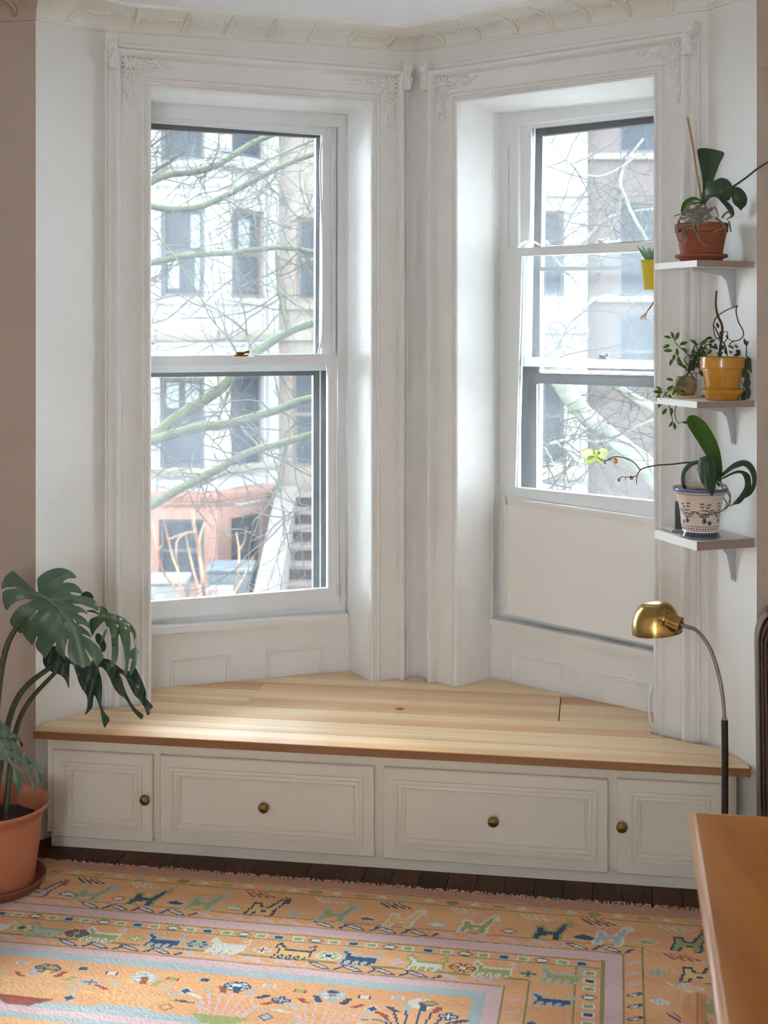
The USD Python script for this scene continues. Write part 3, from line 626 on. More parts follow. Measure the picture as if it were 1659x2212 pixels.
for kind, a, b, c, d, kn in door_px:
    P = [BF.uz(*q, FACE + DT) for q in (a, b, c, d)]
    u0, u1 = (P[0][0] + P[3][0]) / 2, (P[1][0] + P[2][0]) / 2; z1, z0 = (P[0][1] + P[1][1]) / 2, (P[2][1] + P[3][1]) / 2
    s = 'drawer_front' if kind == 'drawer' else 'door'
    h0, h1_ = FACE + .0005, FACE + DT
    ch = .003
    rect = lambda e, h: [(u0 + e, z0 + e, h), (u1 - e, z0 + e, h), (u1 - e, z1 - e, h), (u0 + e, z1 - e, h)]
    v = np.vstack([BF.pts(rect(0, h0)), BF.pts(rect(0, h1_ - ch)), BF.pts(rect(ch, h1_))])
    f = [[q + i, q + (i + 1) % 4, q + 4 + (i + 1) % 4, q + 4 + i] for q in (0, 4) for i in range(4)] + [[8, 9, 10, 11], [3, 2, 1, 0]]
    dp = obj(s, (v, V(f)), MT['cabinet_paint'], bc)
    i_ = .040
    obj('panel_moulding', BF.sweep([(u0 + i_, z0 + i_), (u1 - i_, z0 + i_), (u1 - i_, z1 - i_), (u0 + i_, z1 - i_)][::-1], PANEL, closed=True, h=h1_), MT['cabinet_paint'], dp, smooth=30)
    ku, kz = BF.uz(*kn, h1_ + .02)
    obj('knob', knob(BF.pt(ku, kz, h1_), dp, [*BF.n, 0]), MT['brass_old'], dp, smooth=35, label='fluted brass knob')
# ------------------------------------------------------------------ rug: knotted pattern, one coloured quad per knot
RO = on_z(110, 1862, 0)[:2] ; RT = RM.t; RN = RM.n
COL = {c: lin(*v) for c, v in dict(o=(228, 166, 110), p=(214, 178, 178), b=(168, 182, 182), n=(52, 76, 112), g=(158, 164, 96), w=(214, 214, 200), r=(160, 76, 54), y=(224, 186, 104), l=(146, 136, 76), k=(196, 140, 122), a=(224, 178, 118)).items()}
KX, KY = .0062, .0058
r0, r1, v1 = -.62, 2.335, 1.48
NX, NY = int((r1 - r0) / KX), int(v1 / KY)
G = np.full((NY, NX), 'o', dtype='<U1')
rg = np.random.default_rng(11)
def ix(r): return int(round((r - r0) / KX))
def iy(v): return int(round(v / KY))
def put(r, v, art, mp=None, flip=False, rot=False, sx=1, sy=1):
    """stamp rows of characters with the centre at (r, v); '.' leaves the ground"""
    A = [list(s) for s in art]; w = max(map(len, A)); A = np.array([s + ['.'] * (w - len(s)) for s in A])
    hh, ww = int(round(A.shape[0] * sy)), int(round(A.shape[1] * sx)); A = A[(np.arange(hh) * A.shape[0] // hh)][:, (np.arange(ww) * A.shape[1] // ww)]
    if flip: A = A[:, ::-1]
    if rot: A = A.T[:, ::-1]
    y0, x0 = iy(v) - A.shape[0] // 2, ix(r) - A.shape[1] // 2
    for i in range(A.shape[0]):
        for j in range(A.shape[1]):
            c = A[i, j]
            if c != '.' and 0 <= y0 + i < NY and 0 <= x0 + j < NX: G[y0 + i, x0 + j] = (mp or {}).get(c, c)
DEER = ["..................B.B..", "...................BB.B", "................BBBBBBB", "...............BBbbBB..", "...............BbbBBBB.", "..............BBbbB....", "..BBBBB......BBbbbB....", "..BbbbB......BbbbB.....", "..BbbbBB....BBbbbB.....", "..BbbbbBBBBBBbbbB......", "..BbbbbbbbbbbbbbB......", ".BBbbbbbbbbbbbbBB......", ".BbbbbbbBBBbbbbBB......", ".BbbbB.....BbbbbB......", "BBbbBB.....BbbbBB......", "BbbbB......BbbbB.......", "BBBBB......BBBBB......."]
TAIL = ["t..t...t..t.......", ".t..t...t..t......", ".tt..t..tt..t.....", "..tt..tt.tt..tt...", "...tt..tt..tt..tt.", "....tt..tt..tt..tt", ".....tt..tt..tt..."]
DOG = [".BB...............BB.", "BBBB............BB..B", "BbbBB..............BB", "BBbbbB............BB.", "..BbbBBBBBBBBBBBBBB..", "..BbbbbbbbbbbbbbbbB..", "..BbbbbbbbbbbbbbbbB..", "..BbbbbbbbbbbbbbbbB..", ".BbbBBbbBBbbBBbbbbB..", ".BbB.BbB.BbB.BbbB....", "BbbBBbbB.BbBBbbBB....", "BBB.BBB.BBB.BBB......"]
DIAM = ["BBBBB.........", ".BbbbBB.......", "..BbbbbBB.....", "...BBbbbbB....", ".....BBbbbB...", ".......BBBBB.."]
BLOB = ["..bbbb..", ".bBBBBb.", "bBBBBBBb", ".bBBBBb.", "..bbbb.."]
SQ = ["bbbbbb", "bBBBBb", "bBBBBb", "bBBBBb", "bbbbbb"]
CROSS = ["...BBB...", "...BbB...", "BBBBbBBBB", "BbbbbbbbB", "BBBBbBBBB", "...BbB...", "...BBB..."]
PLUS = ["...b...", "..bBb..", ".bBBBb.", "bBBBBBb", ".bBBBb.", "..bBb..", "...b..."]
LEAF = ["....bb.....", "..bbBBbb...", ".bBBBBBBbb.", "bBBBBBBBBBb", ".bbBBBBBBb.", "....bbbbb.."]
FLOW = ["...bbb.bbb...", "..bBBb.bBBb..", ".bBBBbbbBBBb.", "bbbbbCCCbbbbb", "bBBBbCCCbBBBb", "bbbbbCCCbbbbb", ".bBBBbbbBBBb.", "..bBBb.bBBb..", "...bbb.bbb..."]
def hline(va, vb, c, ra=r0, rb=r1): G[max(iy(va), 0):iy(vb), max(ix(ra), 0):ix(rb)] = c
def vline(ra, rb, c, va=0., vb=v1): G[iy(va):iy(vb), ix(ra):ix(rb)] = c
MR = 1.982                                        # outer corner of the pink stripe; beyond it the border turns
# ground tints by row
for i in range(NY):
    for j in range(NX):
        pass
hline(0, .052, 'k')
def row_lines(rend, at_):
    for v in at_: hline(v - .0035, v + .0035, 'l', r0, rend)
# outer border
row_lines(r1 - .06, (.062, .112)); row_lines(2.05, (.288,)); row_lines(MR, (.338,)); row_lines(MR - .045, (.395, .440)); row_lines(1.72, (.545,)); row_lines(1.645, (.594,))
hline(.342, .389, 'p', r0, MR); vline(MR - .047, MR, 'p', .342); hline(.598, .634, 'p', r0, 1.648); vline(1.606, 1.648, 'p', .598); hline(.634, .672, 'b', r0, 1.606); vline(1.568, 1.606, 'b', .634)
vline(2.037, 2.045, 'l', .285); vline(MR + .002, MR + .010, 'l', .338); vline(MR - .058, MR - .050, 'l', .39); vline(MR - .135, MR - .128, 'l', .44); vline(1.716, 1.723, 'l', .545); vline(1.650, 1.657, 'l', .594)
hline(.905, .940, 'b', r0, .95); hline(.940, .968, 'p', r0, .95); hline(.968, .999, 'b', r0, .95)
# dots, outer row
for k, r in enumerate(np.arange(-.55, r1 - .08, .0765)):
    m = k % 6
    if m == 2: put(r, .087, BLOB, dict(b='l', B='l' if k % 12 < 6 else 'g'))
    elif m == 4: put(r, .087, SQ[1:4], dict(b='g', B='g'))
    else: put(r, .087, ["..ww..", ".wwww.", "wwwwww", ".wwww."], dict(w='w' if m % 2 else 'b'))
# animals, outer row
pal = [dict(B='r', b='b', t='w'), dict(B='b', b='g', t='n'), dict(B='g', b='n', t='w'), dict(B='b', b='g', t='y'), dict(B='n', b='y', t='r'), dict(B='b', b='g', t='w'), dict(B='w', b='y', t='n'), dict(B='w', b='g', t='w'), dict(B='g', b='n', t='w'), dict(B='w', b='b', t='n'), dict(B='n', b='g', t='w')]
dr = [.125, .385, .64, .885, 1.09, 1.31, 1.51, 1.715, 1.905, 2.085, 2.27]
dr = [.075, .255, .445, .645, .85, 1.085, 1.305, 1.535, 1.765, 1.955, 2.19]
for k, r in enumerate(dr):
    put(r, .213, DEER, pal[k % len(pal)], sx=.92, sy=1.45)
    put(r - .045, .138, TAIL, pal[k % len(pal)])
fl_pal = [dict(b='n', B='w'), dict(b='r', B='w'), dict(b='b', B='n'), dict(b='g', B='w'), dict(b='b', B='b'), dict(b='w', B='r'), dict(b='b', B='w'), dict(b='r', B='w'), dict(b='n', B='n'), dict(b='w', B='g')]
for k in range(len(dr) - 1):
    r = dr[k] + .10; put(r, .252, LEAF if k % 3 != 1 else BLOB, fl_pal[k % 10], sx=1)
put(-.10, .245, LEAF, fl_pal[0]); put(-.22, .213, DEER, pal[1], sx=.92, sy=1.45)
# vine rows of lozenges joined by a stitched line
def vine(va, vb, ra, rb, step, pa, pb, per=4):
    vm = (va + vb) / 2
    for k, r in enumerate(np.arange(ra, rb, step)):
        blue = (k // per) % 2 == 0
        put(r, vm, DIAM, pa if blue else pb)
        for q in range(5):                                    # stitches between lozenges
            x = r + .045 + q * (step - .075) / 5; put(x, vm + .012 - .022 * q / 4, ["s"], dict(s=(pa if blue else pb)['B']), sx=2)
vine(.292, .336, -.5, 2.0, .098, dict(B='n', b='w'), dict(B='p', b='p'))
vine(.549, .592, -.46, 1.62, .098, dict(B='n', b='p'), dict(B='p', b='p'))
# inner dots and dogs
for k, r in enumerate(np.arange(-.55, MR - .06, .0575)):
    m = k % 4
    put(r, .418, BLOB if m == 0 else SQ, dict(b='n', B='w') if m == 0 else dict(b='w', B='g') if m % 2 else dict(b='b', B='n'), sx=1)
dp_ = [dict(B='g', b='b'), dict(B='w', b='g'), dict(B='b', b='n'), dict(B='w', b='w'), dict(B='n', b='y'), dict(B='b', b='n'), dict(B='g', b='w'), dict(B='w', b='g'), dict(B='b', b='g'), dict(B='b', b='g')]
dg = [.24, .42, .60, .80, 1.0, 1.20, 1.41, 1.60, 1.79]
dg = [.235, .425, .62, .825, 1.03, 1.235, 1.435, 1.63, 1.83]
for k, r in enumerate(dg): put(r - .02, .497, DOG, dp_[k % len(dp_)], sx=.95, sy=1.38)
cp = [dict(B='g', b='n'), dict(B='w', b='b'), dict(B='r', b='n', C='g'), dict(B='g', b='w'), dict(B='n', b='b', C='g'), dict(B='w', b='r'), dict(B='g', b='w', C='n'), dict(B='p', b='p'), dict(B='y', b='r', C='w')]
for k in range(len(dg) - 1):
    r = (dg[k] + dg[k + 1]) / 2 - .016
    if k % 2 == 0: put(r, .502, FLOW, {**dict(C='n'), **cp[(k + 2) % len(cp)]})
    else: put(r, .502, CROSS, cp[(k + 2) % len(cp)])
put(.13, .5, FLOW, dict(B='w', b='g', C='n')); put(.04, .497, DOG, dp_[3]); put(-.12, .497, DOG, dp_[5])
# right border turned downwards
for k, v in enumerate(np.arange(.47, v1 - .04, .0465)):
    m = k % 4; put(MR - .092, v, BLOB if m == 3 else SQ, dict(b='n', B='w') if m == 3 else dict(b='w', B='g') if m % 2 == 0 else dict(b='w', B='n'))
for k, v in enumerate(np.arange(.385, v1, .062)):
    put(MR + .034, v, [".....BB", "...BBBB", ".BBbbB.", "BbbbB..", "BBB...."], dict(B='p', b='p') if k < 3 else dict(B='n', b='w'))
for k, v in enumerate(np.arange(.66, v1, .065)): put(1.687, v, ["....BBB", "..BbbB.", "BbbbB..", "BBB...."], dict(B='p', b='p'))
for k, v in enumerate((.645, .80, .96)): put(1.79, v, DOG, [dict(B='b', b='n'), dict(B='n', b='y'), dict(B='b', b='g')][k])
for k, v in enumerate((.40, .57, .75, .93)):
    put(2.205, v, DEER, pal[(k + 4) % 11], sx=.92, sy=1.45); put(2.16, v - .078, TAIL, pal[(k + 4) % 11]); put(2.085, v + .03, CROSS, dict(B='b', b='g') if k % 2 == 0 else dict(B='w', b='b'))
# field: flower fans standing in boats
FAN = np.linspace(-1.25, 1.25, 9)
def line_knots(ra, va, rb, vb, c, w=1):
    n = int(max(abs(rb - ra) / KX, abs(vb - va) / KY)) * 2 + 1
    for s in np.linspace(0, 1, n):
        i, j = iy(va + (vb - va) * s), ix(ra + (rb - ra) * s)
        for q in range(w):
            if 0 <= i < NY and 0 <= j + q < NX: G[i, j + q] = c
fans = [(.045, 'a', 'b', 'b'), (.325, 'a', 'n', 'r'), (.62, 'a', 'b', 'b'), (.90, 'p', 'n', 'g'), (1.175, 'p', 'b', 'b'), (1.43, 'n', 'w', 'g')]
for k, (r, sc, fc, boat) in enumerate(fans):
    vtop = .742; vb = .885
    put(r, vtop - .018, FLOW, dict(b=fc, B=['b', 'g', 'w', 'w', 'w', 'w'][k], C=['o', 'n', 'r', 'o', 'r', 'r'][k]), sx=1, sy=1)
    for q, a in enumerate(FAN):
        x1, y1 = r + .115 * math.sin(a), vb - .012 - .115 * math.cos(a)
        line_knots(r + .06 * math.sin(a), vb, r + .085 * math.sin(a), vb - .05, sc); line_knots(r + .085 * math.sin(a), vb - .05, x1, y1, sc)
        c = (['b', 'g', 'y', 'r', 'b', 'y', 'r', 'g', 'b'] if k < 3 else ['n', 'r', 'b', 'n', 'w', 'b', 'r', 'n', 'b'])[(q + k) % 9]
        line_knots(x1, y1, r + .155 * math.sin(a), vb - .012 - .155 * math.cos(a) * .92, c, 3)
    for q in range(8): line_knots(r - .085 + q * .007, vb + q * .0062, r + .085 - q * .007, vb + q * .0062, boat)
for k, r in enumerate(np.arange(.05, 1.55, .094)):
    put(r, .708 + .012 * (k % 2), SQ[1:4] if k % 3 else BLOB, dict(b=['b', 'n', 'w', 'r'][k % 4], B=['n', 'w', 'b', 'g'][k % 4]))
for k, r in enumerate((.185, .475, .76, 1.04, 1.305, 1.51)):
    put(r, .775, [PLUS, CROSS, PLUS, CROSS, PLUS, CROSS][k], [dict(b='b', B='b'), dict(b='r', B='b'), dict(b='w', B='n'), dict(b='b', B='n'), dict(b='w', B='n'), dict(b='w', B='n')][k])
    put(r - .02, .90 - .03, PLUS, [dict(b='y', B='w'), dict(b='b', B='n'), dict(b='r', B='y'), dict(b='n', B='b'), dict(b='w', B='b'), dict(b='w', B='b')][k])
# knots: colour with worn variation, slightly uneven height
yy, xx = np.mgrid[0:NY + 1, 0:NX + 1]
P2 = RO + (r0 + xx[..., None] * KX) * RT + (yy[..., None] * KY) * RN
wob = .004 * (meshkit.fbm(np.stack([xx * .02, yy * .02, 0 * xx], -1), 3) - .5)
P2 = P2 + wob[..., None] * RN
zz = .0075 + .0016 * (rg.random(xx.shape) - .5) + .003 * meshkit.fbm(np.stack([xx * .03, yy * .05, 0 * xx + 4], -1), 3)
zz[0] *= .3; zz[-1] *= .3; zz[:, 0] *= .3; zz[:, -1] *= .3
rv_ = np.column_stack([P2.reshape(-1, 2), zz.ravel()])
q = (np.arange(NY)[:, None] * (NX + 1) + np.arange(NX)[None]).reshape(-1)
rf = np.column_stack([q, q + NX + 1, q + NX + 2, q + 1])
base = np.array([[COL[c] for c in row] for row in G]); gr_ = base.mean(-1, keepdims=True); base = .84 * (gr_ + .92 * (base - gr_))
tone = meshkit.fbm(np.stack([xx[:-1, :-1] * .012, yy[:-1, :-1] * .10, 0 * xx[:-1, :-1] + 9], -1), 4)
jit = 1 + .13 * (rg.random((NY, NX)) - .5) + .22 * (tone - .5)
warm = np.where((G == 'o')[..., None], (tone[..., None] - .5) * V([.0, .16, .10]), 0)
colr = np.clip(base * jit[..., None] + base * warm, 0, 1).reshape(-1, 3)
N = {'a': ('attribute', {'attribute': 'knots'}), 'p': ('principled_bsdf', {'roughness': .95, 'specular_ior_level': .15, 'sheen_weight': .15}),
     'g': ('geometry', {}), 'n': ('noise_texture', {'scale': 420., 'detail': 2.}), 'b': ('bump', {'strength': .5, 'distance': .0008})}
MT['rug_wool'] = usdkit.material(stage, f'{LK}/rug_wool', N, [('a.color', 'p.base_color'), ('g.position', 'n.vector'), ('n.fac', 'b.height'), ('b.normal', 'p.normal')], surface='p.BSDF')
M('rug_fringe', lin(206, 176, 150), .9)
rug = thing('rug', 'peach flat-woven rug with rows of animals, diamonds and pink stripes before the bench', 'rug', [*RO, 0])
gm = UsdGeom.Mesh.Define(stage, rug + '/pile')
gm.CreatePointsAttr(Vt.Vec3fArray.FromNumpy((rv_ - origin_of(rug)).astype(np.float32)))
gm.CreateFaceVertexCountsAttr(Vt.IntArray.FromNumpy(np.full(len(rf), 4, np.int32))); gm.CreateFaceVertexIndicesAttr(Vt.IntArray.FromNumpy(rf.astype(np.int32).ravel()))
gm.CreateSubdivisionSchemeAttr('none')
UsdGeom.PrimvarsAPI(gm).CreatePrimvar('knots', Sdf.ValueTypeNames.Color3fArray, 'uniform').Set(Vt.Vec3fArray.FromNumpy(colr.astype(np.float32)))
UsdShade.MaterialBindingAPI.Apply(gm.GetPrim()).Bind(MT['rug_wool'])
fr_ = []
for r in np.arange(-.35, r1, .0042):
    ln = .010 + .014 * rg.random() ** 1.5 * (1.4 if (r < .5 or r > 1.75) else .7)
    if meshkit.noise(V([[r * 9, 0, 0]]))[0] < .28: ln *= .4
    p0 = RO + RT * r + RN * .003; dx = .010 * rg.normal(); p1 = p0 - RN * ln * .55 + RT * dx * .5; p2 = p0 - RN * ln + RT * dx
    fr_.append(tube([[*p0, .006], [*p1, .007 + .006 * rg.random()], [*p2, .003 + .008 * rg.random()]], [.0012, .0011, .0007], 4))
obj('fringe', cat_(fr_), MT['rug_fringe'], rug, kind='stuff')
# ------------------------------------------------------------------ plants
def veins(base, vein, dark):
    def f(N, L):
        N['n5'] = ('noise_texture', {'scale': 14., 'detail': 3.}); N['rp'] = ('rgb_ramp', {'ramp': [(.3, dark), (.6, base), (.8, base)]})
        N['at'] = ('attribute', {'attribute': 'vein'}); N['mv'] = ('mix_color', {'b': vein})
        L += [('g.position', 'n5.vector'), ('n5.fac', 'rp.fac'), ('at.fac', 'mv.fac'), ('rp.color', 'mv.a'), ('mv.result', 'p.base_color')]
    return f
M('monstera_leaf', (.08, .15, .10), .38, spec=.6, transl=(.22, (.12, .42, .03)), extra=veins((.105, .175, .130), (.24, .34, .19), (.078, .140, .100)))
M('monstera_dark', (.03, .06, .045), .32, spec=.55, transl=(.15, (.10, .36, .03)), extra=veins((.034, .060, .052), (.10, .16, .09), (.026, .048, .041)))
M('stem_green', (.035, .05, .02), .5, var=(.06, .065, .03), vscale=20.)
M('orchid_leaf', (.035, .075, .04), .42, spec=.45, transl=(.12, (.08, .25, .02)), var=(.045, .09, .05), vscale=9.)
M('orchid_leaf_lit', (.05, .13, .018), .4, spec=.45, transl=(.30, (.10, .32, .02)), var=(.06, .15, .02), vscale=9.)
M('vine_leaf', (.07, .16, .035), .4, transl=(.35, (.22, .50, .05)), rnd=.25)
M('vine_dark', (.035, .06, .03), .45, transl=(.12, (.1, .25, .03)), rnd=.2)
M('succulent', (.20, .34, .24), .5, transl=(.2, (.25, .45, .25)), rnd=.12)
M('aerial_root', (.30, .29, .25), .8, var=(.17, .16, .12), vscale=60.)
M('woody_stem', (.10, .05, .04), .75, var=(.06, .032, .028), vscale=60.)
M('bamboo_stake', (.42, .22, .07), .6)
M('terracotta', lin(146, 80, 56), .8, var=lin(134, 72, 50), vscale=18., bump=.2, bscale=120., bdist=.001)
M('terracotta_plastic', lin(176, 108, 78), .55, bump=.1, bscale=200., bdist=.0006)
M('saucer_clay', lin(122, 70, 52), .6)
M('soil', (.018, .013, .010), .95, var=(.04, .028, .02), vscale=60., bump=1., bscale=90., bdist=.008)
M('yellow_glaze', lin(196, 140, 44), .22, spec=.55, coat=.3, var=lin(186, 128, 36), vscale=24.)
M('yellow_plastic', lin(212, 186, 40), .5)
M('mossy_clay', lin(166, 148, 122), .85, var=lin(132, 96, 74), vscale=14., bump=.4, bscale=90., bdist=.002)
M('flower_white', (.80, .84, .70), .5, transl=(.5, (.85, .9, .62)))
M('flower_green', (.45, .52, .20), .5, transl=(.5, (.75, .85, .35)))
M('bud_yellow', (.75, .48, .08), .5, transl=(.3, (.9, .6, .1)))
M('bud_green', (.33, .40, .12), .5, transl=(.3, (.5, .6, .2)))
M('straw', (.62, .38, .20), .8)

def add_vein(path, vals):
    UsdGeom.PrimvarsAPI(stage.GetPrimAtPath(path)).CreatePrimvar('vein', Sdf.ValueTypeNames.FloatArray, 'vertex').Set(Vt.FloatArray.FromNumpy(np.asarray(vals, np.float32)))
def outline_leaf(name, root, pts, mat, depth, step=3.2, holes=(), ribs=(), th=.0012, label=None, soft=True):
    """a cut leaf: outline (as seen) laid on a curved sheet depth(px, py), triangulated, with thickness and raised ribs"""
    def chaikin(q, k=.2): q = V(q, float); nx = np.roll(q, -1, 0); return np.stack([q * (1 - k) + nx * k, q * k + nx * (1 - k)], 1).reshape(-1, 2)
    P = Polygon(chaikin(chaikin(pts), .25), holes)
    if not P.is_valid: P = P.buffer(0); P = max(getattr(P, 'geoms', [P]), key=lambda q: q.area)
    if soft: P = P.buffer(-.8, join_style=1).buffer(1.6, join_style=1).buffer(-.8, join_style=1); P = max(getattr(P, 'geoms', [P]), key=lambda q: q.area)
    x0, y0, x1, y1 = P.bounds
    gx, gy = np.meshgrid(np.arange(x0, x1, step), np.arange(y0, y1, step * .87)); gx[::2] += step / 2
    q = np.column_stack([gx.ravel(), gy.ravel()]); q = q[contains_xy(P.buffer(-step * .45), q[:, 0], q[:, 1])]
    bd = []
    for ring in [P.exterior, *P.interiors]:
        n = max(6, int(ring.length / (step * .8))); bd += [ring.interpolate(k / n, normalized=True).coords[0] for k in range(n)]
    bd = V(bd); A = np.vstack([bd, q]); T = Delaunay(A).simplices
    c = A[T].mean(1); T = T[contains_xy(P.buffer(.25), c[:, 0], c[:, 1])]
    D = np.array([depth(a, b) for a, b in A]); vein = np.zeros(len(A))
    for rb in ribs:
        ln = LineString(rb['pts']); d = np.array([ln.distance(Point(*a)) for a in A]); k = np.exp(-(d / rb.get('w', 2.2)) ** 2)
        D = D - k * rb.get('h', .002); vein = np.maximum(vein, k * rb.get('v', .6))
        w2 = rb.get('w2', 0)
        if w2: D = D + rb.get('h2', .004) * np.exp(-(d / w2) ** 2)
    X = V([at(a, b, d) for (a, b), d in zip(A, D)])
    n = len(X); tri = T.copy()
    nr = np.cross(X[tri[:, 1]] - X[tri[:, 0]], X[tri[:, 2]] - X[tri[:, 0]]); flip = nr[:, 1] > 0; tri[flip] = tri[flip][:, ::-1]
    # thickness: second sheet behind, closed along the rim
    X2 = X + V([0, th, 0]); e = np.sort(np.vstack([tri[:, [0, 1]], tri[:, [1, 2]], tri[:, [2, 0]]]), 1); u, inv, cnt = np.unique(e, axis=0, return_inverse=True, return_counts=True)
    be = u[cnt == 1]; rim = np.vstack([np.column_stack([be[:, 0], be[:, 1], be[:, 1] + n]), np.column_stack([be[:, 0], be[:, 1] + n, be[:, 0] + n])])
    p = obj(name, (np.vstack([X, X2]), np.vstack([tri, tri[:, ::-1] + n, rim])), MT[mat], root, smooth=True, label=label)
    add_vein(p, np.concatenate([vein, vein])); return p
def ribbon(name, root, mid, widths, nrm, mat, fold=.15, th=.0016, n=26, m=8, label=None):
    """strap leaf along 3-D points mid; widths along it; nrm: the side it faces at each given point; slightly folded along the middle"""
    p = smooth_path(mid, n); N_ = smooth_path(nrm, n) if np.ndim(nrm) == 2 else np.repeat(V([nrm], float), n, 0)
    w = np.interp(np.linspace(0, 1, n), np.linspace(0, 1, len(widths)), widths) if len(widths) != n else V(widths)
    t = np.gradient(p, axis=0); t /= np.linalg.norm(t, axis=1, keepdims=True)
    N_ = N_ - t * (N_ * t).sum(1, keepdims=True); N_ /= np.linalg.norm(N_, axis=1, keepdims=True); s = np.cross(t, N_)
    g = np.linspace(-1, 1, 2 * m + 1); X = p[:, None] + s[:, None] * (g[None, :, None] * w[:, None, None] / 2) + N_[:, None] * ((np.abs(g) ** 1.3)[None, :, None] * w[:, None, None] * fold)
    X = X.reshape(-1, 3); X2 = X - np.repeat(N_, len(g), 0) * th; k = len(g)
    q = V([[i * k + j, i * k + j + 1, (i + 1) * k + j + 1, (i + 1) * k + j] for i in range(n - 1) for j in range(k - 1)]); N0 = len(X)
    rim = [[i * k, (i + 1) * k, (i + 1) * k + N0, i * k + N0] for i in range(n - 1)] + [[i * k + k - 1, (i + 1) * k + k - 1, (i + 1) * k + k - 1 + N0, i * k + k - 1 + N0] for i in range(n - 1)]
    return obj(name, (np.vstack([X, X2]), np.vstack([q, q[:, ::-1] + N0, V(rim)])), MT[mat], root, smooth=True, label=label)
BLADE = [.25, .55, .8, .95, 1, 1, .97, .9, .75, .5, .05]
def small_leaf(c, d, nrm, ln, w):
    """one small pointed leaf as a bent two-sided sheet with thickness"""
    d = V(d, float); d /= np.linalg.norm(d); nrm = V(nrm, float); nrm -= d * (nrm @ d); nrm /= np.linalg.norm(nrm); s = np.cross(d, nrm); X = []
    prof = [(0, .08), (.2, .7), (.45, 1.), (.7, .8), (.88, .42), (1, .03)]
    for a, b in prof:
        for g in (-1, 0, 1): X.append(V(c) + d * ln * a + s * g * w * b / 2 + nrm * (.12 * w * abs(g) * b - .18 * ln * a * a))
    X = V(X); n = len(X); q = [[i * 3 + j, i * 3 + j + 1, i * 3 + j + 4, i * 3 + j + 3] for i in range(5) for j in range(2)]; X2 = X - nrm * .0009
    rim = [[i * 3, i * 3 + 3, i * 3 + 3 + n, i * 3 + n] for i in range(5)] + [[i * 3 + 2, i * 3 + 5, i * 3 + 5 + n, i * 3 + 2 + n] for i in range(5)]
    return np.vstack([X, X2]), V(q + [[a + n for a in z[::-1]] for z in q] + rim)

# --- monstera in its terracotta-coloured pot, left foreground
mc = V([-1.315, 4.365]); mz = .035
msc = obj('plant_saucer', lathe([(0, .006), (.145, .006), (.150, .010), (.163, .030), (.170, .034), (.1745, .032), (.172, .024), (.160, .004), (.152, .001), (0, .001)], (*mc, .0105), 64), MT['saucer_clay'], smooth=40, label='round clay-brown saucer under the big monstera pot on the rug corner', cat='saucer')
mo = thing('potted_monstera', 'large monstera with split glossy leaves in a terracotta-coloured pot at left', 'potted plant', (*mc, .0175))
obj('pot', lathe([(0, .0), (.128, .0), (.134, .006), (.152, .14), (.160, .228), (.164, .232), (.166, .240), (.183, .258), (.1855, .266), (.183, .272), (.177, .270), (.166, .258), (.158, .246), (.152, .21), (.147, .205), (0, .20)], (*mc, .0175), 72), MT['terracotta_plastic'], mo, smooth=40)
so = trimesh.creation.icosphere(4); sv = np.array(so.vertices) * V([.151, .151, .02]); sv[:, 2] += .012 * (meshkit.fbm(sv * 45, 3) - .5)
obj('soil', (sv + V([*mc, .222]), np.array(so.faces)), MT['soil'], mo, smooth=True)
ptop = lambda dx, dy: [mc[0] + dx, mc[1] + dy, .23]
for k, (a, mid_, b, D_, r) in enumerate([(ptop(-.02, .02), (8, 1420), (80, 1306), 4.49, (.012, .008)), (ptop(.0, -.03), (30, 1524), (124, 1428), 4.62, (.013, .008)), (ptop(.03, .03), (42, 1554), (132, 1438), 4.635, (.011, .007)), (ptop(-.05, -.04), (-60, 1600), (2, 1590), 4.22, (.010, .007))]):
    p = smooth_path([a, at(*mid_, (D_ + 4.36) / 2), at(*b, D_)], 18); obj('stem', tube(p, np.linspace(*r, 18), 10), MT['stem_green'], mo, smooth=True)
def cup(cx, cy, D0, ax, ay, k):
    return lambda x, y: D0 + ax * (x - cx) / 100 + ay * (y - cy) / 100 + k * (((x - cx) / 100) ** 2 + ((y - cy) / 100) ** 2)
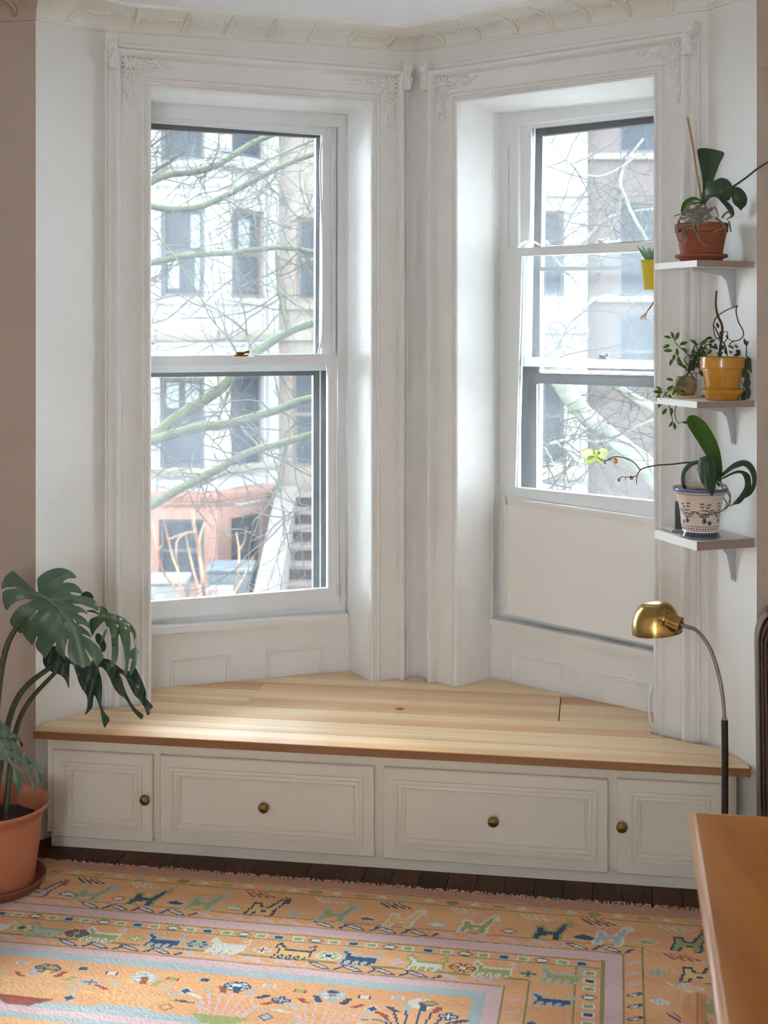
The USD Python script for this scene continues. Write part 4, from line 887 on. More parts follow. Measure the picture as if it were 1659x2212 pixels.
# large upper leaf
bigL = [(84, 1284), (62, 1262), (45, 1248), (28, 1232), (22, 1236), (10, 1246), (4, 1262), (2, 1275), (10, 1270), (26, 1267), (44, 1270), (26, 1272), (12, 1274), (4, 1280), (6, 1302), (14, 1322), (22, 1308), (38, 1298), (54, 1294), (67, 1294), (70, 1297), (62, 1302), (44, 1308), (30, 1322), (21, 1340), (22, 1348), (38, 1364), (46, 1370), (56, 1352), (66, 1334), (80, 1318), (83, 1316), (80, 1322), (66, 1338), (52, 1356), (47, 1362), (50, 1372), (60, 1384), (71, 1396), (75, 1384), (84, 1366), (98, 1350), (110, 1340), (98, 1340), (92, 1352), (82, 1372), (76, 1392), (80, 1404), (88, 1410), (97, 1424), (104, 1412), (112, 1398), (124, 1380), (128, 1360), (134, 1352), (122, 1374), (120, 1390), (121, 1404), (128, 1412), (136, 1420), (141, 1428), (140, 1410), (142, 1396), (147, 1378), (149, 1378), (146, 1396), (146, 1412), (150, 1426), (160, 1434), (172, 1438), (179, 1445), (184, 1440), (200, 1437), (194, 1426), (186, 1410), (181, 1396), (188, 1406), (200, 1424), (208, 1442), (216, 1432), (223, 1424), (222, 1414), (218, 1404), (208, 1392), (196, 1382), (182, 1374), (172, 1368), (186, 1372), (200, 1380), (192, 1366), (178, 1354), (166, 1347), (182, 1350), (194, 1358), (198, 1364), (188, 1340), (176, 1330), (164, 1325), (178, 1322), (192, 1330), (182, 1316), (170, 1310), (156, 1306), (172, 1304), (188, 1310), (204, 1316), (213, 1322), (213, 1310), (206, 1298), (196, 1291), (182, 1288), (164, 1286), (152, 1283), (150, 1280), (158, 1279), (168, 1281), (180, 1284), (172, 1270), (160, 1260), (144, 1258), (136, 1260), (136, 1257), (144, 1250), (156, 1249), (167, 1249), (158, 1238), (146, 1230), (128, 1226), (108, 1230), (90, 1240), (80, 1250), (80, 1262)]
MIDA = [(86, 1285), (108, 1297), (130, 1318), (150, 1344), (163, 1368), (172, 1400), (180, 1438)]
rb = [dict(pts=MIDA, w=2.6, h=.004, v=.9)] + [dict(pts=q, w=1.5, h=.0015, v=.35, w2=6, h2=-.003) for q in ([(90, 1288), (60, 1280), (30, 1262)], [(96, 1290), (60, 1300), (20, 1305)], [(104, 1296), (60, 1322), (36, 1350)], [(118, 1306), (84, 1340), (64, 1380)], [(130, 1320), (112, 1360), (92, 1408)], [(144, 1336), (132, 1380), (138, 1415)], [(90, 1284), (112, 1256), (150, 1236)], [(96, 1288), (140, 1276), (165, 1270)], [(104, 1294), (160, 1294), (205, 1305)], [(122, 1308), (160, 1318), (185, 1322)], [(140, 1330), (175, 1345), (195, 1352)], [(156, 1352), (185, 1378), (205, 1410)])]
lnA = LineString(MIDA)
def depA(x, y):
    d = lnA.distance(Point(x, y)); s = lnA.project(Point(x, y)) / lnA.length
    side = 1 if (x - 86) * 150 - (y - 1285) * 95 > 0 else -1
    return 4.40 + .05 * (1 - s) + .0000055 * d * d * (1 if side > 0 else 1.3) + .012 * math.sin(d * .07 + 3 * s) + (.05 * max(0, (1286 - y) / 60) if True else 0)
outline_leaf('leaf', mo, bigL, 'monstera_leaf', depA, ribs=rb, holes=[[(158, 1336), (166, 1345), (164, 1347), (157, 1339)], [(154, 1303), (165, 1305), (168, 1308), (160, 1307)]])
# right, deeply cut drooping leaf
LB = [(214, 1308), (226, 1312), (233, 1318), (232, 1324), (246, 1326), (262, 1332), (276, 1342), (286, 1352), (293, 1364), (296, 1384), (298, 1404), (297, 1424), (292, 1444), (282, 1460), (278, 1460), (282, 1436), (290, 1412), (291, 1392), (286, 1370), (280, 1362), (282, 1384), (281, 1410), (277, 1436), (276, 1455), (270, 1460), (268, 1455), (271, 1434), (268, 1404), (262, 1382), (257, 1366), (255, 1380), (256, 1404), (254, 1424), (246, 1438), (236, 1447), (239, 1438), (241, 1422), (242, 1400), (240, 1376), (236, 1354), (230, 1354), (226, 1340), (220, 1346), (214, 1352), (204, 1364), (200, 1376), (196, 1366), (190, 1348), (194, 1338), (206, 1332), (216, 1331), (206, 1324), (194, 1322), (184, 1322), (192, 1317), (204, 1318), (214, 1326), (216, 1318)]
lnB = LineString([(222, 1330), (250, 1338), (275, 1352), (290, 1380), (294, 1430)])
def depB(x, y): s = lnB.project(Point(x, y)) / lnB.length; d = lnB.distance(Point(x, y)); return 4.50 - .05 * s + .035 * math.sin(min(1, d / 60) * 1.5) - .0006 * max(0, y - 1360) + .006 * math.sin(x * .23)
outline_leaf('leaf', mo, LB, 'monstera_leaf', depB, ribs=[dict(pts=list(lnB.coords), w=2.2, h=.004, v=.9)] + [dict(pts=q, w=1.6, h=.002, v=.35, w2=5, h2=-.003) for q in ([(240, 1334), (250, 1380), (246, 1430)], [(258, 1342), (272, 1400), (272, 1450)], [(222, 1330), (206, 1345), (200, 1368)], [(286, 1368), (296, 1410), (284, 1452)])],
             holes=[[(246, 1328), (252, 1330), (250, 1333), (245, 1331)], [(258, 1333), (266, 1337), (263, 1341), (257, 1337)], [(251, 1347), (256, 1350), (256, 1356), (252, 1354)], [(270, 1352), (275, 1358), (272, 1361), (268, 1355)], [(276, 1346), (282, 1351), (279, 1353), (275, 1349)]])
# low dark leaf with long fingers
LC = [(112, 1394), (100, 1404), (93, 1416), (92, 1430), (98, 1442), (112, 1452), (126, 1456), (136, 1462), (144, 1474), (148, 1488), (146, 1498), (143, 1508), (149, 1496), (149, 1478), (150, 1452), (150, 1436), (153, 1433), (158, 1436), (164, 1452), (170, 1474), (178, 1490), (188, 1502), (189, 1516), (188, 1530), (182, 1547), (194, 1536), (200, 1528), (201, 1512), (203, 1500), (206, 1504), (212, 1518), (217, 1534), (219, 1550), (226, 1576), (231, 1564), (238, 1556), (234, 1548), (226, 1540), (219, 1524), (220, 1506), (221, 1484), (219, 1466), (214, 1450), (213, 1442), (218, 1440), (226, 1446), (236, 1462), (243, 1480), (254, 1498), (272, 1510), (280, 1526), (290, 1540), (306, 1556), (311, 1545), (304, 1540), (292, 1530), (282, 1516), (276, 1504), (268, 1486), (264, 1470), (256, 1452), (270, 1460), (280, 1482), (290, 1502), (302, 1512), (312, 1528), (318, 1548), (326, 1540), (321, 1534), (332, 1528), (326, 1520), (314, 1508), (316, 1498), (311, 1480), (302, 1460), (294, 1444), (288, 1434), (280, 1452), (266, 1448), (250, 1436), (236, 1424), (222, 1422), (204, 1424), (184, 1440), (160, 1432), (140, 1416), (128, 1398)]
lnC = LineString([(115, 1400), (150, 1425), (210, 1430), (260, 1445), (300, 1490)])
def depC(x, y): s = lnC.project(Point(x, y)) / lnC.length; return 4.60 - .04 * s - .00055 * max(0, y - 1430) + .010 * math.sin(x * .17 + y * .05)
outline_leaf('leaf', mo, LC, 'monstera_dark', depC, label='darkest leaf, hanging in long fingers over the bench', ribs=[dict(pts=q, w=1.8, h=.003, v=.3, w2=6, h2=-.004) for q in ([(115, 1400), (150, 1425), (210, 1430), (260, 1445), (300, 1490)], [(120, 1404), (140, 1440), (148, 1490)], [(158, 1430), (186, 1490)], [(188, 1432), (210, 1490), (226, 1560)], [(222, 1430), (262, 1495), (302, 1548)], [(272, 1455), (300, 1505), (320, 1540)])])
# low light-green leaf by the pot, plus small leaves behind
LDf = [(-30, 1545), (-8, 1548), (4, 1560), (22, 1572), (22, 1582), (34, 1586), (44, 1594), (46, 1602), (40, 1602), (30, 1594), (18, 1588), (10, 1584), (20, 1592), (34, 1604), (48, 1622), (62, 1632), (78, 1648), (88, 1658), (96, 1674), (93, 1684), (87, 1692), (84, 1680), (80, 1664), (70, 1654), (60, 1648), (66, 1658), (74, 1672), (76, 1678), (72, 1678), (64, 1664), (54, 1646), (44, 1636), (38, 1634), (50, 1650), (62, 1670), (72, 1690), (80, 1706), (74, 1714), (68, 1704), (64, 1684), (54, 1668), (46, 1656), (36, 1650), (26, 1646), (34, 1660), (44, 1668), (50, 1684), (48, 1700), (41, 1720), (37, 1704), (30, 1692), (27, 1678), (30, 1664), (22, 1648), (4, 1642), (-30, 1640)]
lnD = LineString([(-30, 1570), (0, 1602), (20, 1640), (38, 1690)])
def depD(x, y): return 4.20 - .0005 * max(0, y - 1600) + .00035 * abs(x - 10) + .006 * math.sin(x * .15)
outline_leaf('leaf', mo, LDf, 'monstera_leaf', depD, ribs=[dict(pts=list(lnD.coords), w=2., h=.003, v=.9)] + [dict(pts=q, w=1.5, h=.0015, v=.3, w2=5, h2=-.003) for q in ([(0, 1602), (40, 1612), (88, 1670)], [(8, 1618), (50, 1650), (72, 1700)], [(-4, 1590), (30, 1592)])], holes=[[(18, 1614), (26, 1618), (31, 1624), (22, 1621)], [(20, 1634), (32, 1642), (36, 1648), (24, 1641)]])
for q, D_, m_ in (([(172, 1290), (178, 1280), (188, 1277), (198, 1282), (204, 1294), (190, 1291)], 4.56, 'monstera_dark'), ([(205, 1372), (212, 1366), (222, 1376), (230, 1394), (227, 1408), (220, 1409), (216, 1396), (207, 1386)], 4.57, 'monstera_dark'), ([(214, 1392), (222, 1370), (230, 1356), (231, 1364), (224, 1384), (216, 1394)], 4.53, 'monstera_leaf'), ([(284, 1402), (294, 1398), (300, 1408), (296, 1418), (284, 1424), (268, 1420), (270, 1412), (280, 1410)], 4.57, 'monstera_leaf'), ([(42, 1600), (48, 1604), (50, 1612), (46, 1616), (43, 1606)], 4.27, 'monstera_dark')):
    outline_leaf('leaf', mo, q, m_, cup(q[0][0], q[0][1], D_, .02, -.01, .03), step=2.4)

# --- shelves on the right flank wall
M('shelf_white', (.80, .79, .77), .5); M('shelf_edge', (.34, .26, .225), .6); M('bracket_grey', (.52, .54, .56), .45)
EN = FRK.n                                             # out of the flank wall
kn = .27 / .9999; SLEN = .262; SW_ = .222
def shelf(z, th, label):
    t = thing('wall_shelf', label, 'shelf', FRK.pt(lFR - .012, z - th, 0), group=None)
    u1 = lFR - .012; u0 = u1 - SLEN
    v, f = FRK.prism(sbox(u0, z - th, u1, z), .0015, SW_); obj('board', (v, f), MT['shelf_white'], t)
    obj('edge_band', FRK.prism(sbox(u1, z - th, u1 + .0012, z), .0015, SW_), MT['shelf_edge'], t, label='bare brown end of the shelf')
    ub = u0 + .145; B = np.column_stack([[*FRK.t, 0], [0, 0, 1], [*EN, 0]])
    def bar(prof, w):                                  # bracket profile in the (h, z) plane
        m = trimesh.creation.extrude_polygon(Polygon(prof), w); q = np.array(m.vertices)
        return FRK.pts(np.column_stack([ub - w / 2 + q[:, 2], q[:, 1] + z - th - .0008, q[:, 0] + .0015])), np.array(m.faces)
    web = [(0, 0), (.165, -.004), (.165, -.008), (.080, -.016), (.045, -.024), (.028, -.042), (.020, -.075), (.010, -.128), (0, -.132)]
    obj('bracket', cat_([bar(web, .005), FRK.box(ub - .012, ub + .012, z - th - .135, z - th - .001, .0015, .0035), FRK.box(ub - .010, ub + .010, z - th - .003, z - th - .0008, .0035, .168), ellipsoid(FRK.pt(ub, z - th - .122, .005), (.004, .004, .004), sub=1), ellipsoid(FRK.pt(ub, z - th - .020, .005), (.004, .004, .004), sub=1)]), MT['bracket_grey'], t)
    return t
ZS = [2.109, 1.646, 1.188]
shelf(ZS[0], .021, 'white wall shelf holding the orchid in the terracotta pot, topmost of three')
shelf(ZS[1], .021, 'white wall shelf holding the yellow glazed pot, middle of three')
shelf(ZS[2], .029, 'white wall shelf holding the blue and white pot, lowest of three')
def P(px, py, D): return at(px, py, D)

# orchid in terracotta, top shelf
oc = V([1.071, 4.375]); z0 = ZS[0]
obj('plant_saucer', lathe([(0, .001), (.066, .001), (.074, .012), (.084, .014), (.0875, .018), (.0875, .024), (.083, .026), (.078, .020), (.070, .0098), (0, .0098)], (*oc, z0), 56), MT['terracotta'], smooth=40, label='terracotta saucer on the topmost wall shelf', cat='saucer')
o1 = thing('potted_orchid', 'orchid with tangled grey roots and a bamboo stake in a terracotta pot', 'potted plant', (*oc, z0 + .0105))
zb = z0 + .0105
obj('pot', lathe([(0, 0), (.064, 0), (.067, .004), (.082, .085), (.082, .088), (.0875, .090), (.089, .116), (.086, .119), (.081, .117), (.078, .095), (0, .090)], (*oc, zb), 56), MT['terracotta'], o1, smooth=40)
obj('moss', ellipsoid((*oc, zb + .108), (.077, .077, .014), sub=3), MT['soil'], o1, smooth=True)
DO = 4.375; r_ = np.random.default_rng(21)
def pxtube(px, r0, r1, D0, D1, n=20): return tube(smooth_path([at(a, b, d) for (a, b), d in zip(px, np.linspace(D0, D1, len(px)))], n), np.linspace(r0, r1, n), 8)
obj('bamboo_stake', pxtube([(1517, 440), (1503, 360), (1496, 310), (1485, 253)], .0032, .0036, 4.37, 4.33), MT['bamboo_stake'], o1, smooth=True)
outline_leaf('leaf', o1, [(1505, 320), (1530, 320), (1566, 328), (1563, 338), (1556, 350), (1548, 370), (1541, 392), (1534, 396), (1524, 440), (1519, 436), (1518, 385), (1508, 340)], 'orchid_leaf', lambda x, y: 4.375 - .0009 * abs(x - 1532) + .00045 * (y - 380) * .3, step=2.2, ribs=[dict(pts=[(1534, 324), (1532, 380), (1523, 430)], w=1.4, h=-.002, v=.1)], label='upright broad leaf cut straight at the top')
outline_leaf('leaf', o1, [(1520, 434), (1523, 412), (1524, 392), (1540, 392), (1556, 383), (1570, 386), (1580, 396), (1583, 410), (1580, 424), (1575, 434), (1560, 432), (1548, 425), (1534, 426), (1526, 438)], 'orchid_leaf', lambda x, y: 4.275 + .00003 * (x - 1556) ** 2 + .00004 * (y - 412) ** 2 - .0004 * (x - 1530), step=2.2)
outline_leaf('leaf', o1, [(1578, 404), (1590, 403), (1600, 406), (1610, 416), (1615, 430), (1612, 444), (1604, 450), (1600, 456), (1597, 450), (1588, 444), (1581, 434)], 'orchid_leaf', lambda x, y: 4.29 + .00003 * (x - 1596) ** 2 + .00003 * (y - 425) ** 2, step=2.2)
ribbon('leaf', o1, [P(1520, 432, 4.37), P(1545, 424, 4.36), P(1562, 438, 4.36), P(1575, 452, 4.36), P(1581, 462, 4.36), P(1576, 470, 4.36)], [.012, .018, .03, .03, .022, .008], [(0, -.4, 1), (0, -.6, .9), (.5, -.7, .6), (.6, -.8, .3), (.8, -.6, 0), (.6, -.6, -.4)], 'orchid_leaf', fold=.2)
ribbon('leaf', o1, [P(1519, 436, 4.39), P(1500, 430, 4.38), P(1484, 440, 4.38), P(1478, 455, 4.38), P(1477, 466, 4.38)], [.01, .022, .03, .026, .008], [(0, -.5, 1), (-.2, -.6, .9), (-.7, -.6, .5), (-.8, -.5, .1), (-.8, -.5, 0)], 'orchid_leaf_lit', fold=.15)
obj('flower_stem', pxtube([(1523, 425), (1560, 415), (1585, 402), (1610, 385), (1640, 362), (1700, 325)], .0042, .0032, 4.37, 4.15, 26), MT['orchid_leaf'], o1, smooth=True)
obj('stem_sheath', pxtube([(1518, 440), (1520, 425), (1525, 405)], .011, .006, 4.37, 4.37, 8), MT['orchid_leaf'], o1, smooth=True)
roots = [[(1515, 438), (1490, 440), (1476, 460), (1467, 480), (1470, 505), (1480, 520), (1481, 528)], [(1515, 440), (1505, 448), (1496, 460), (1505, 468), (1512, 475), (1506, 486)], [(1470, 470), (1464, 485), (1462, 505), (1466, 518), (1472, 522)], [(1518, 440), (1508, 452), (1495, 452), (1488, 458), (1492, 466), (1500, 462), (1502, 450)], [(1520, 438), (1527, 450), (1529, 462), (1527, 478), (1527, 485)], [(1500, 478), (1497, 490), (1505, 505), (1512, 518), (1518, 526), (1528, 532), (1532, 530), (1528, 534)], [(1505, 480), (1508, 495), (1508, 502)], [(1480, 480), (1492, 478), (1504, 482), (1510, 480)], [(1475, 490), (1485, 486), (1500, 484), (1494, 492), (1480, 494)], [(1535, 455), (1544, 448), (1550, 460), (1552, 470)], [(1545, 470), (1558, 480), (1566, 495), (1564, 502)], [(1539, 502), (1548, 498), (1560, 494), (1566, 488)], [(1560, 470), (1566, 462), (1574, 458), (1579, 466), (1570, 474)], [(1466, 476), (1463, 492), (1468, 500), (1461, 496)], [(1512, 445), (1516, 455), (1513, 465), (1520, 470)], [(1510, 450), (1500, 440), (1486, 446), (1480, 466)], [(1574, 478), (1577, 490), (1579, 500)], [(1472, 505), (1478, 498), (1484, 520)]]
for _ in range(16):
    x, y = r_.uniform(1488, 1536), r_.uniform(444, 462); q = [(x, y)]
    for _k in range(4): q.append((q[-1][0] + r_.normal(-2, 9), min(q[-1][1] + r_.uniform(2, 11), 484)))
    roots.append(q)
def rootD(px, py):
    z = EYE + (HY - py) / F * 4.30; xw = (px - CX) / F * 4.32 - oc[0]; R_ = .0905 if z > zb + .088 else .064 + .018 * max(0, z - zb) / .088 + .0045
    return (oc[1] - math.sqrt(R_ ** 2 - xw ** 2) - .002) if abs(xw) < R_ and py > 474 else oc[1] - .055 * min(1, max(0, (py - 435) / 45))
rts = []
for k, q in enumerate(roots):
    c2 = smooth_path([(a, b, 0) for a, b in q], 26); rts.append(tube([at(a, b, rootD(a, b)) for a, b, _ in c2], np.linspace(.0034, .0021, 26) * (.8 + .4 * r_.random()), 8))
obj('root_tangle', cat_(rts), MT['aerial_root'], o1, smooth=True)

# yellow glazed pot with woody vines, middle shelf
yc = V([1.134, 4.345]); z1_ = ZS[1]
y1 = thing('potted_vine', 'woody twining vine in a glossy mustard-yellow pot on the middle shelf', 'potted plant', (*yc, z1_ + .0005))
obj('saucer', lathe([(0, .001), (.050, .001), (.054, .006), (.066, .020), (.070, .024), (.071, .033), (.068, .036), (.063, .034), (.058, .028), (0, .020)], (*yc, z1_ + .0005), 56), MT['yellow_glaze'], y1, smooth=40)
obj('pot', lathe([(0, .024), (.050, .024), (.053, .030), (.066, .100), (.066, .104), (.0725, .106), (.0735, .112), (.0735, .140), (.071, .144), (.067, .143), (.065, .120), (0, .118)], (*yc, z1_ + .0005), 64), MT['yellow_glaze'], y1, smooth=35)
obj('soil', ellipsoid((*yc, z1_ + .131), (.064, .064, .010), sub=3), MT['soil'], y1, smooth=True)
for q, a, b in (([(1554, 770), (1558, 735), (1560, 705), (1550, 680), (1546, 655), (1548, 628)], .0052, .0030), ([(1556, 732), (1546, 710), (1541, 702), (1548, 685), (1566, 672), (1593, 660)], .0022, .0016), ([(1593, 660), (1590, 672), (1595, 695), (1604, 712), (1606, 724), (1598, 734), (1585, 737), (1577, 742), (1574, 750)], .0020, .0018), ([(1563, 742), (1571, 730), (1571, 718), (1565, 717), (1558, 722)], .0016, .0012), ([(1571, 768), (1567, 748), (1562, 738)], .0025, .002), ([(1560, 740), (1546, 728), (1542, 716), (1541, 704)], .0016, .0014), ([(1533, 746), (1540, 738), (1548, 728)], .0014, .001), ([(1594, 736), (1580, 736), (1570, 728)], .0012, .0012)):
    obj('vine_stem', pxtube(q, a, b, 4.345, 4.32, 24), MT['woody_stem'], y1, smooth=True)
lv = []
for px, py in [(1552, 709), (1556, 715), (1568, 724), (1561, 729), (1545, 735), (1540, 730), (1543, 748), (1538, 756), (1547, 752), (1563, 745), (1566, 752), (1585, 752), (1590, 756), (1596, 755), (1594, 760), (1586, 746), (1537, 748), (1532, 742), (1548, 762), (1562, 760), (1600, 766), (1580, 764)]:
    d = r_.normal(0, 1, 3); d[1] *= .5; lv.append(small_leaf(P(px, py, 4.33), d, (r_.normal() * .4, -1, .6), .016 + .008 * r_.random(), .011))
obj('leaf', cat_(lv), MT['vine_dark'], y1, smooth=True, kind='stuff')
tr = [[(1612, 765), (1612, 748), (1610, 738)], [(1611, 765), (1618, 785), (1623, 800)], [(1610, 790), (1612, 815), (1615, 840), (1608, 862)], [(1603, 825), (1607, 836), (1604, 842), (1598, 846)]]
obj('trailing_stem', cat_([pxtube(q, .0018, .0012, 4.34, 4.32, 14) for q in tr]), MT['vine_dark'], y1, smooth=True)
lv = [small_leaf(P(a, b, 4.33), (dx, -.3, dz), (.2, -1, .2), ln, ln * .48) for a, b, dx, dz, ln in [(1610, 745, -.2, 1, .022), (1611, 748, .4, 1, .020), (1614, 770, .3, -1, .05), (1611, 775, .0, -1, .045), (1611, 800, .1, -1, .045), (1613, 812, .0, -1, .05), (1612, 832, .2, -1, .045), (1608, 845, -.2, -1, .04), (1617, 782, .4, -1, .045), (1609, 790, -.2, -1, .04)]]
obj('trailing_leaf', cat_(lv), MT['vine_dark'], y1, smooth=True, kind='stuff')

# small clay pot with a light trailing plant, middle shelf, behind
cc = V([1.049, 4.508])
cst = obj('wooden_coaster', lathe([(0, .0006), (.052, .0006), (.053, .003), (.052, .0065), (0, .007)], (*cc, z1_), 40), MT['bench_wood'], smooth=40, label='round pale wooden coaster under the small mottled clay pot', cat='coaster')
c1 = thing('potted_trailing_plant', 'bright green trailing plant in a small round mottled clay pot', 'potted plant', (*cc, z1_ + .0075))
zc_ = z1_ + .0075
obj('pot', lathe([(0, 0), (.024, 0), (.030, .004), (.036, .020), (.0375, .034), (.034, .050), (.029, .060), (.028, .064), (.025, .063), (.026, .052), (0, .050)], (*cc, zc_), 40), MT['mossy_clay'], c1, smooth=40)
stems = [[(1486, 805), (1498, 780), (1480, 760), (1463, 745), (1455, 732)], [(1488, 806), (1492, 770), (1499, 750), (1508, 744), (1515, 740)], [(1490, 806), (1476, 790), (1464, 768), (1458, 762)], [(1489, 804), (1502, 792), (1511, 798), (1508, 806), (1494, 806)], [(1486, 806), (1478, 830), (1466, 838), (1462, 846), (1464, 862), (1458, 885), (1460, 905), (1466, 914), (1472, 912)], [(1484, 808), (1470, 818), (1464, 832), (1440, 848), (1436, 845)], [(1438, 850), (1445, 875), (1450, 895), (1453, 912)], [(1437, 850), (1432, 860), (1428, 862)], [(1495, 790), (1505, 770), (1516, 748), (1512, 745)], [(1492, 806), (1500, 818), (1508, 822)], [(1486, 790), (1478, 775), (1490, 768), (1500, 762)]]
obj('plant_stem', cat_([pxtube(q, .0019, .0011, 4.50, 4.44, 20) for q in stems]), MT['stem_green'], c1, smooth=True)
tip = [(1455, 732, -.3, 1), (1450, 730, -1, .3), (1458, 735, .4, .8), (1447, 745, -1, -.4), (1453, 758, -1, .1), (1457, 765, -.3, -1), (1461, 752, .2, -1), (1468, 745, 1, .4), (1452, 775, -.3, -1), (1472, 752, 1, -.5), (1463, 772, .4, -1), (1478, 790, -1, .35), (1485, 796, -.9, .5), (1500, 786, 1, -.4), (1510, 800, .8, -.9), (1495, 780, 1, .4), (1514, 745, .5, .5), (1507, 746, -.6, .6), (1520, 748, .7, -.6), (1515, 756, .8, -.8), (1503, 760, .8, -.6), (1455, 822, -.9, .3), (1463, 826, .8, -.4), (1468, 826, .6, .6), (1460, 838, -.4, -.9), (1432, 847, -1, .1), (1430, 843, -.8, .6), (1440, 843, .8, .6), (1425, 850, -.4, -1), (1444, 852, .6, -.8), (1430, 862, -.5, -.9), (1456, 860, .2, -1), (1451, 880, -.1, -1), (1462, 850, .5, .7), (1470, 855, 1, .3), (1473, 912, 1, .0), (1455, 912, .3, -1), (1452, 910, -.3, -1), (1440, 882, -.5, -.8), (1445, 858, .5, -1), (1463, 842, .8, -.2), (1488, 770, .8, .3), (1508, 765, 1, -.2)]
for k, (a, b, dx, dz) in enumerate(tip):
    ln = .024 + .010 * r_.random(); obj('leaf', small_leaf(P(a, b, 4.47), (dx, -.25 + .3 * r_.normal(), dz), (.3 * r_.normal(), -1, .5), ln, ln * .44), MT['vine_leaf'], c1, smooth=True)
curls = []
for k in range(14):
    x, y = 1492 + 3 * r_.normal(), 800; q = [(x, y)]; tx, ty = r_.uniform(1492, 1528), r_.uniform(738, 785)
    q += [(x + (tx - x) * .4 + r_.normal(0, 5), y + (ty - y) * .5), (tx, ty), (tx + r_.uniform(4, 10), ty + r_.uniform(2, 10)), (tx + r_.uniform(-2, 8), ty + r_.uniform(12, 26))]
    curls.append(pxtube(q, .0021, .0012, 4.49, 4.46, 20))
obj('curled_stem', cat_(curls), MT['vine_dark'], c1, smooth=True, kind='stuff')
fl_ = obj('fallen_leaf', small_leaf(V([1.09, 4.47, z1_ + .006]), (.9, -.35, -.05), (0, -.3, 1), .05, .022), MT['vine_dark'], smooth=True, label='fallen dark leaf lying beside the yellow pot saucer', cat='leaf')

# orchid in the blue and white pot, lowest shelf
bc_ = V([1.058, 4.338]); z2 = ZS[2]
def porcelain():
    """white glaze with painted blue sprigs, bands and a blue foot (flat print on the pot)"""
    N = {'g': ('geometry', {}), 'at': ('attribute', {'attribute': 'paint'}), 'p': ('principled_bsdf', {'roughness': .16, 'coat_weight': .3})}
    MT['porcelain'] = usdkit.material(stage, f'{LK}/porcelain', N, [('at.color', 'p.base_color')], surface='p.BSDF')
porcelain()
b1 = thing('potted_orchid', 'orchid with strap leaves and one pale bloom in a blue and white porcelain pot', 'potted plant', (*bc_, z2 + .0005))
pr = [(0, .0), (.060, .0), (.066, .002), (.067, .006), (.064, .012), (.060, .020), (.0585, .026), (.061, .034), (.063, .046), (.064, .060), (.066, .080), (.070, .105), (.076, .130), (.084, .148), (.0905, .156), (.0915, .162), (.090, .166), (.084, .167), (.078, .160), (.073, .140), (.070, .135)]
fine = []
for (ra, za), (rb_, zb_) in zip(pr[:-1], pr[1:]):
    n = max(1, int(math.hypot(rb_ - ra, zb_ - za) / .0011)) if za >= 0 and ra > .03 else 1
    fine += [(ra + (rb_ - ra) * k / n, za + (zb_ - za) * k / n) for k in range(n)]
fine.append(pr[-1]); SD = 420
v, f = lathe(fine, (*bc_, z2 + .0005), SD); pp_ = obj('pot', (v, f), MT['porcelain'], b1, smooth=True)
zz = V([q[1] for q in fine]); rr2 = V([q[0] for q in fine]); ang = np.arange(SD) * 2 * np.pi / SD
ww, nb, db = V(lin(222, 208, 194)), V(lin(48, 58, 92)), V(lin(70, 80, 112))
paint = np.tile(ww, (len(fine), SD, 1)); outer = np.arange(len(fine)) < np.argmax(rr2) + 8
def band(a, b, c): paint[(zz >= a) & (zz <= b) & outer] = c
band(.006, .021, nb); band(.0, .005, V(lin(150, 140, 128))); band(.0262, .0275, nb); band(.0395, .041, nb); band(.0425, .0437, nb); band(.147, .149, nb); band(.156, .170, db * 1.9)
sxy = lambda th, z: ((th - tf) * .066, z)                 # sprigs drawn on the side facing the room
tf = math.atan2(-bc_[1], -bc_[0])
TH_, ZZ_ = np.meshgrid(ang, zz); dth = (TH_ - tf + np.pi) % (2 * np.pi) - np.pi; U_ = dth * .066
def blob(u, z, l, w, a):
    x, y = U_ - u, ZZ_ - z; p_, q_ = x * math.cos(a) + y * math.sin(a), -x * math.sin(a) + y * math.cos(a); m = ((p_ / l) ** 2 + (q_ / w) ** 2 < 1) & outer[:, None] & (ZZ_ > .044) & (ZZ_ < .146); paint[m] = nb
def stroke(pts, w=.0009):
    s = smooth_path([(*p_, 0) for p_ in pts], 40)
    for x, y, _ in s: blob(x, y, w, w, 0)
rs = np.random.default_rng(5)
for u0, flip in ((.014, 1), (-.046, -1), (.075, 1), (-.11, -1), (.13, 1)):
    for k, (bx, bz, tx, tz) in enumerate(((0, .062, -.010, .122), (0, .064, .014, .118), (0, .062, -.026, .092), (0, .06, .026, .098))):
        pts = [(u0 + flip * bx, bz), (u0 + flip * (bx + tx) * .35, (bz + tz) / 2), (u0 + flip * tx, tz)]; stroke(pts)
        for s in (.35, .55, .75, .92):
            x, y = u0 + flip * (bx + (tx - bx) * s), bz + (tz - bz) * s
            for sd in (-1, 1): blob(x + sd * .0042, y + .0015, .0042, .0016, .45 * sd + (0 if sd > 0 else 0))
    for c_ in ((u0, .060), (u0 + flip * .019, .054)):
        for k in range(9): blob(c_[0] + .0055 * math.cos(k * .7), c_[1] + .0055 * math.sin(k * .7), .0055, .0013, k * .7)
for k in range(40): blob(-.2 + k * .0105, .0335, .003, .0022, 0) if False else None
ringm = (np.abs(ZZ_ - .0335) < .0036 * np.abs(np.sin(TH_ * 20))) & outer[:, None] & (np.sin(TH_ * 40) > -.2); paint[ringm] = nb
UsdGeom.PrimvarsAPI(stage.GetPrimAtPath(pp_)).CreatePrimvar('paint', Sdf.ValueTypeNames.Color3fArray, 'vertex').Set(Vt.Vec3fArray.FromNumpy(paint.reshape(-1, 3).astype(np.float32)))
obj('bark_mix', ellipsoid((*bc_, z2 + .146), (.073, .073, .012), sub=3), MT['soil'], b1, smooth=True)
DB = 4.335; ct = (1550, 1045)
